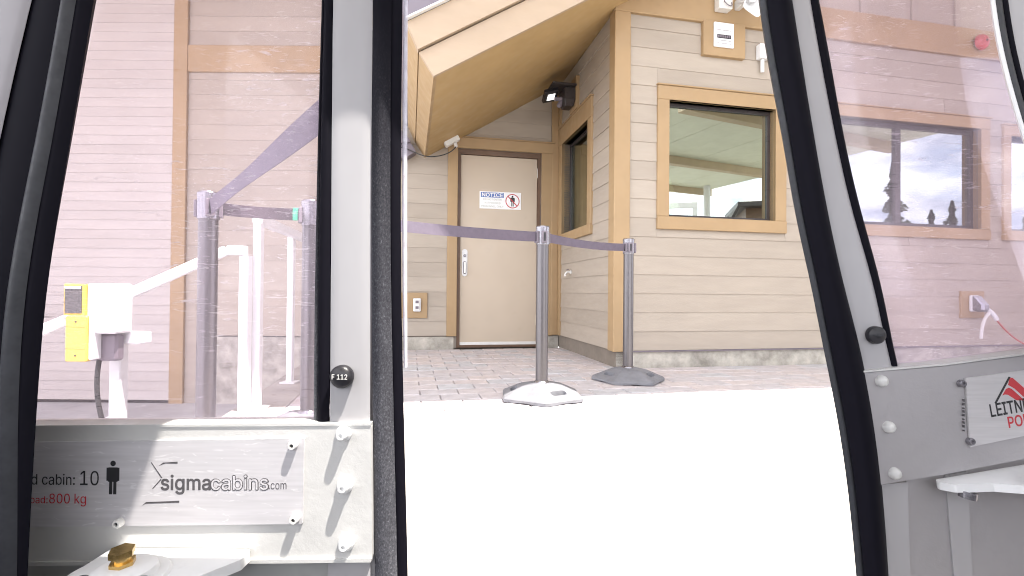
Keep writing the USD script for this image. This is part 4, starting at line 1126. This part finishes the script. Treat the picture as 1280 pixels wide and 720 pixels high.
ht = thing("attendant_hut", "dark brown hut with a flat roof behind the cabin, mirrored low in the small window", "hut")
HUT = Frame((13.7, -5.8, 0.5), (0.78, 0.62, 0), (-0.62, 0.78, 0))
part(ht, "wall", HUT(box(0.0, 3.2, -2.4, 0.0, -0.51, 3.35)), "brown")
for z in np.arange(-0.4, 3.1, 0.25):
    part(ht, "cladding_board", HUT(board(0.002, 3.198, z, z + 0.248, 0.03, 0.01)), "brown")
part(ht, "roof", HUT(cbox(-0.35, 3.5, -2.7, 0.45, 3.351, 3.55, 0.02)), "sash")
part(ht, "brace", HUT(bar((-0.32, 0.40, 3.36), (-0.9, 0.40, 2.2), 0.10, 0.10)), "sash")
for a in (-1.9, -2.9):
    part(cp, "white_frame_post", HUT(cbox(a, a + 0.16, 0.2, 0.36, -0.5, 3.4)), "white")
part(cp, "white_frame_beam", HUT(cbox(-2.9, -1.74, 0.2, 0.36, 3.401, 3.6)), "white")


def pine(x, y, h, r, label, seed):
    g = np.random.default_rng(seed)
    t = thing("pine_tree", label, "tree", "pines behind the station, mirrored in the windows", at=(x, y, -0.6))
    part(t, "trunk", lathe([[0, 0], [0.018 * h, 0], [0.012 * h, h * 0.4], [0.002 * h, h * 0.98], [0, h * 0.98]], 10), "bark", smooth=40)
    v, f = [], []
    for i in range(5200):
        s = g.uniform(0.10, 1.0) ** 0.9
        rad = r * (1 - s) ** 0.9 * (0.6 + 0.4 * math.sin(s * 55 + g.uniform(-0.6, 0.6))) + 0.01 * r
        a = g.uniform(0, 2 * math.pi)
        q = rad * g.uniform(0.15, 1.0) ** 0.6 * (0.75 + 0.35 * math.sin(3 * a + s * 17))
        c = np.array([q * math.cos(a), q * math.sin(a), h * s - q * 0.25])
        d = np.array([math.cos(a), math.sin(a), -0.3]) + g.normal(0, 0.3, 3)
        d /= np.linalg.norm(d)
        e = np.cross(d, g.normal(0, 1, 3)); e /= np.linalg.norm(e)
        L_, W_ = h * g.uniform(0.012, 0.030) * (1.15 - 0.6 * s), h * g.uniform(0.004, 0.009)
        b = len(v)
        v += [c - d * L_ * 0.5, c + e * W_, c + d * L_, c - e * W_]
        f += [[b, b + 1, b + 2], [b, b + 2, b + 3]]
    part(t, "crown", trimesh.Trimesh(v, f, process=False), "leaf")


pine(37.9, -14.3, 11.0, 2.3, "tallest narrow pine mirrored in the wide window", 1)
pine(39.8, -12.9, 7.4, 2.1, "short pine mirrored at the lower middle of the wide window", 2)
pine(40.7, -12.1, 8.0, 1.9, "middle pine mirrored near the right end of the wide window", 3)
pine(38.5, -13.4, 6.0, 1.9, "smallest pine mirrored beside the tallest pine", 4)
pine(43.3, -9.2, 6.9, 2.0, "pine mirrored in the rightmost window", 5)
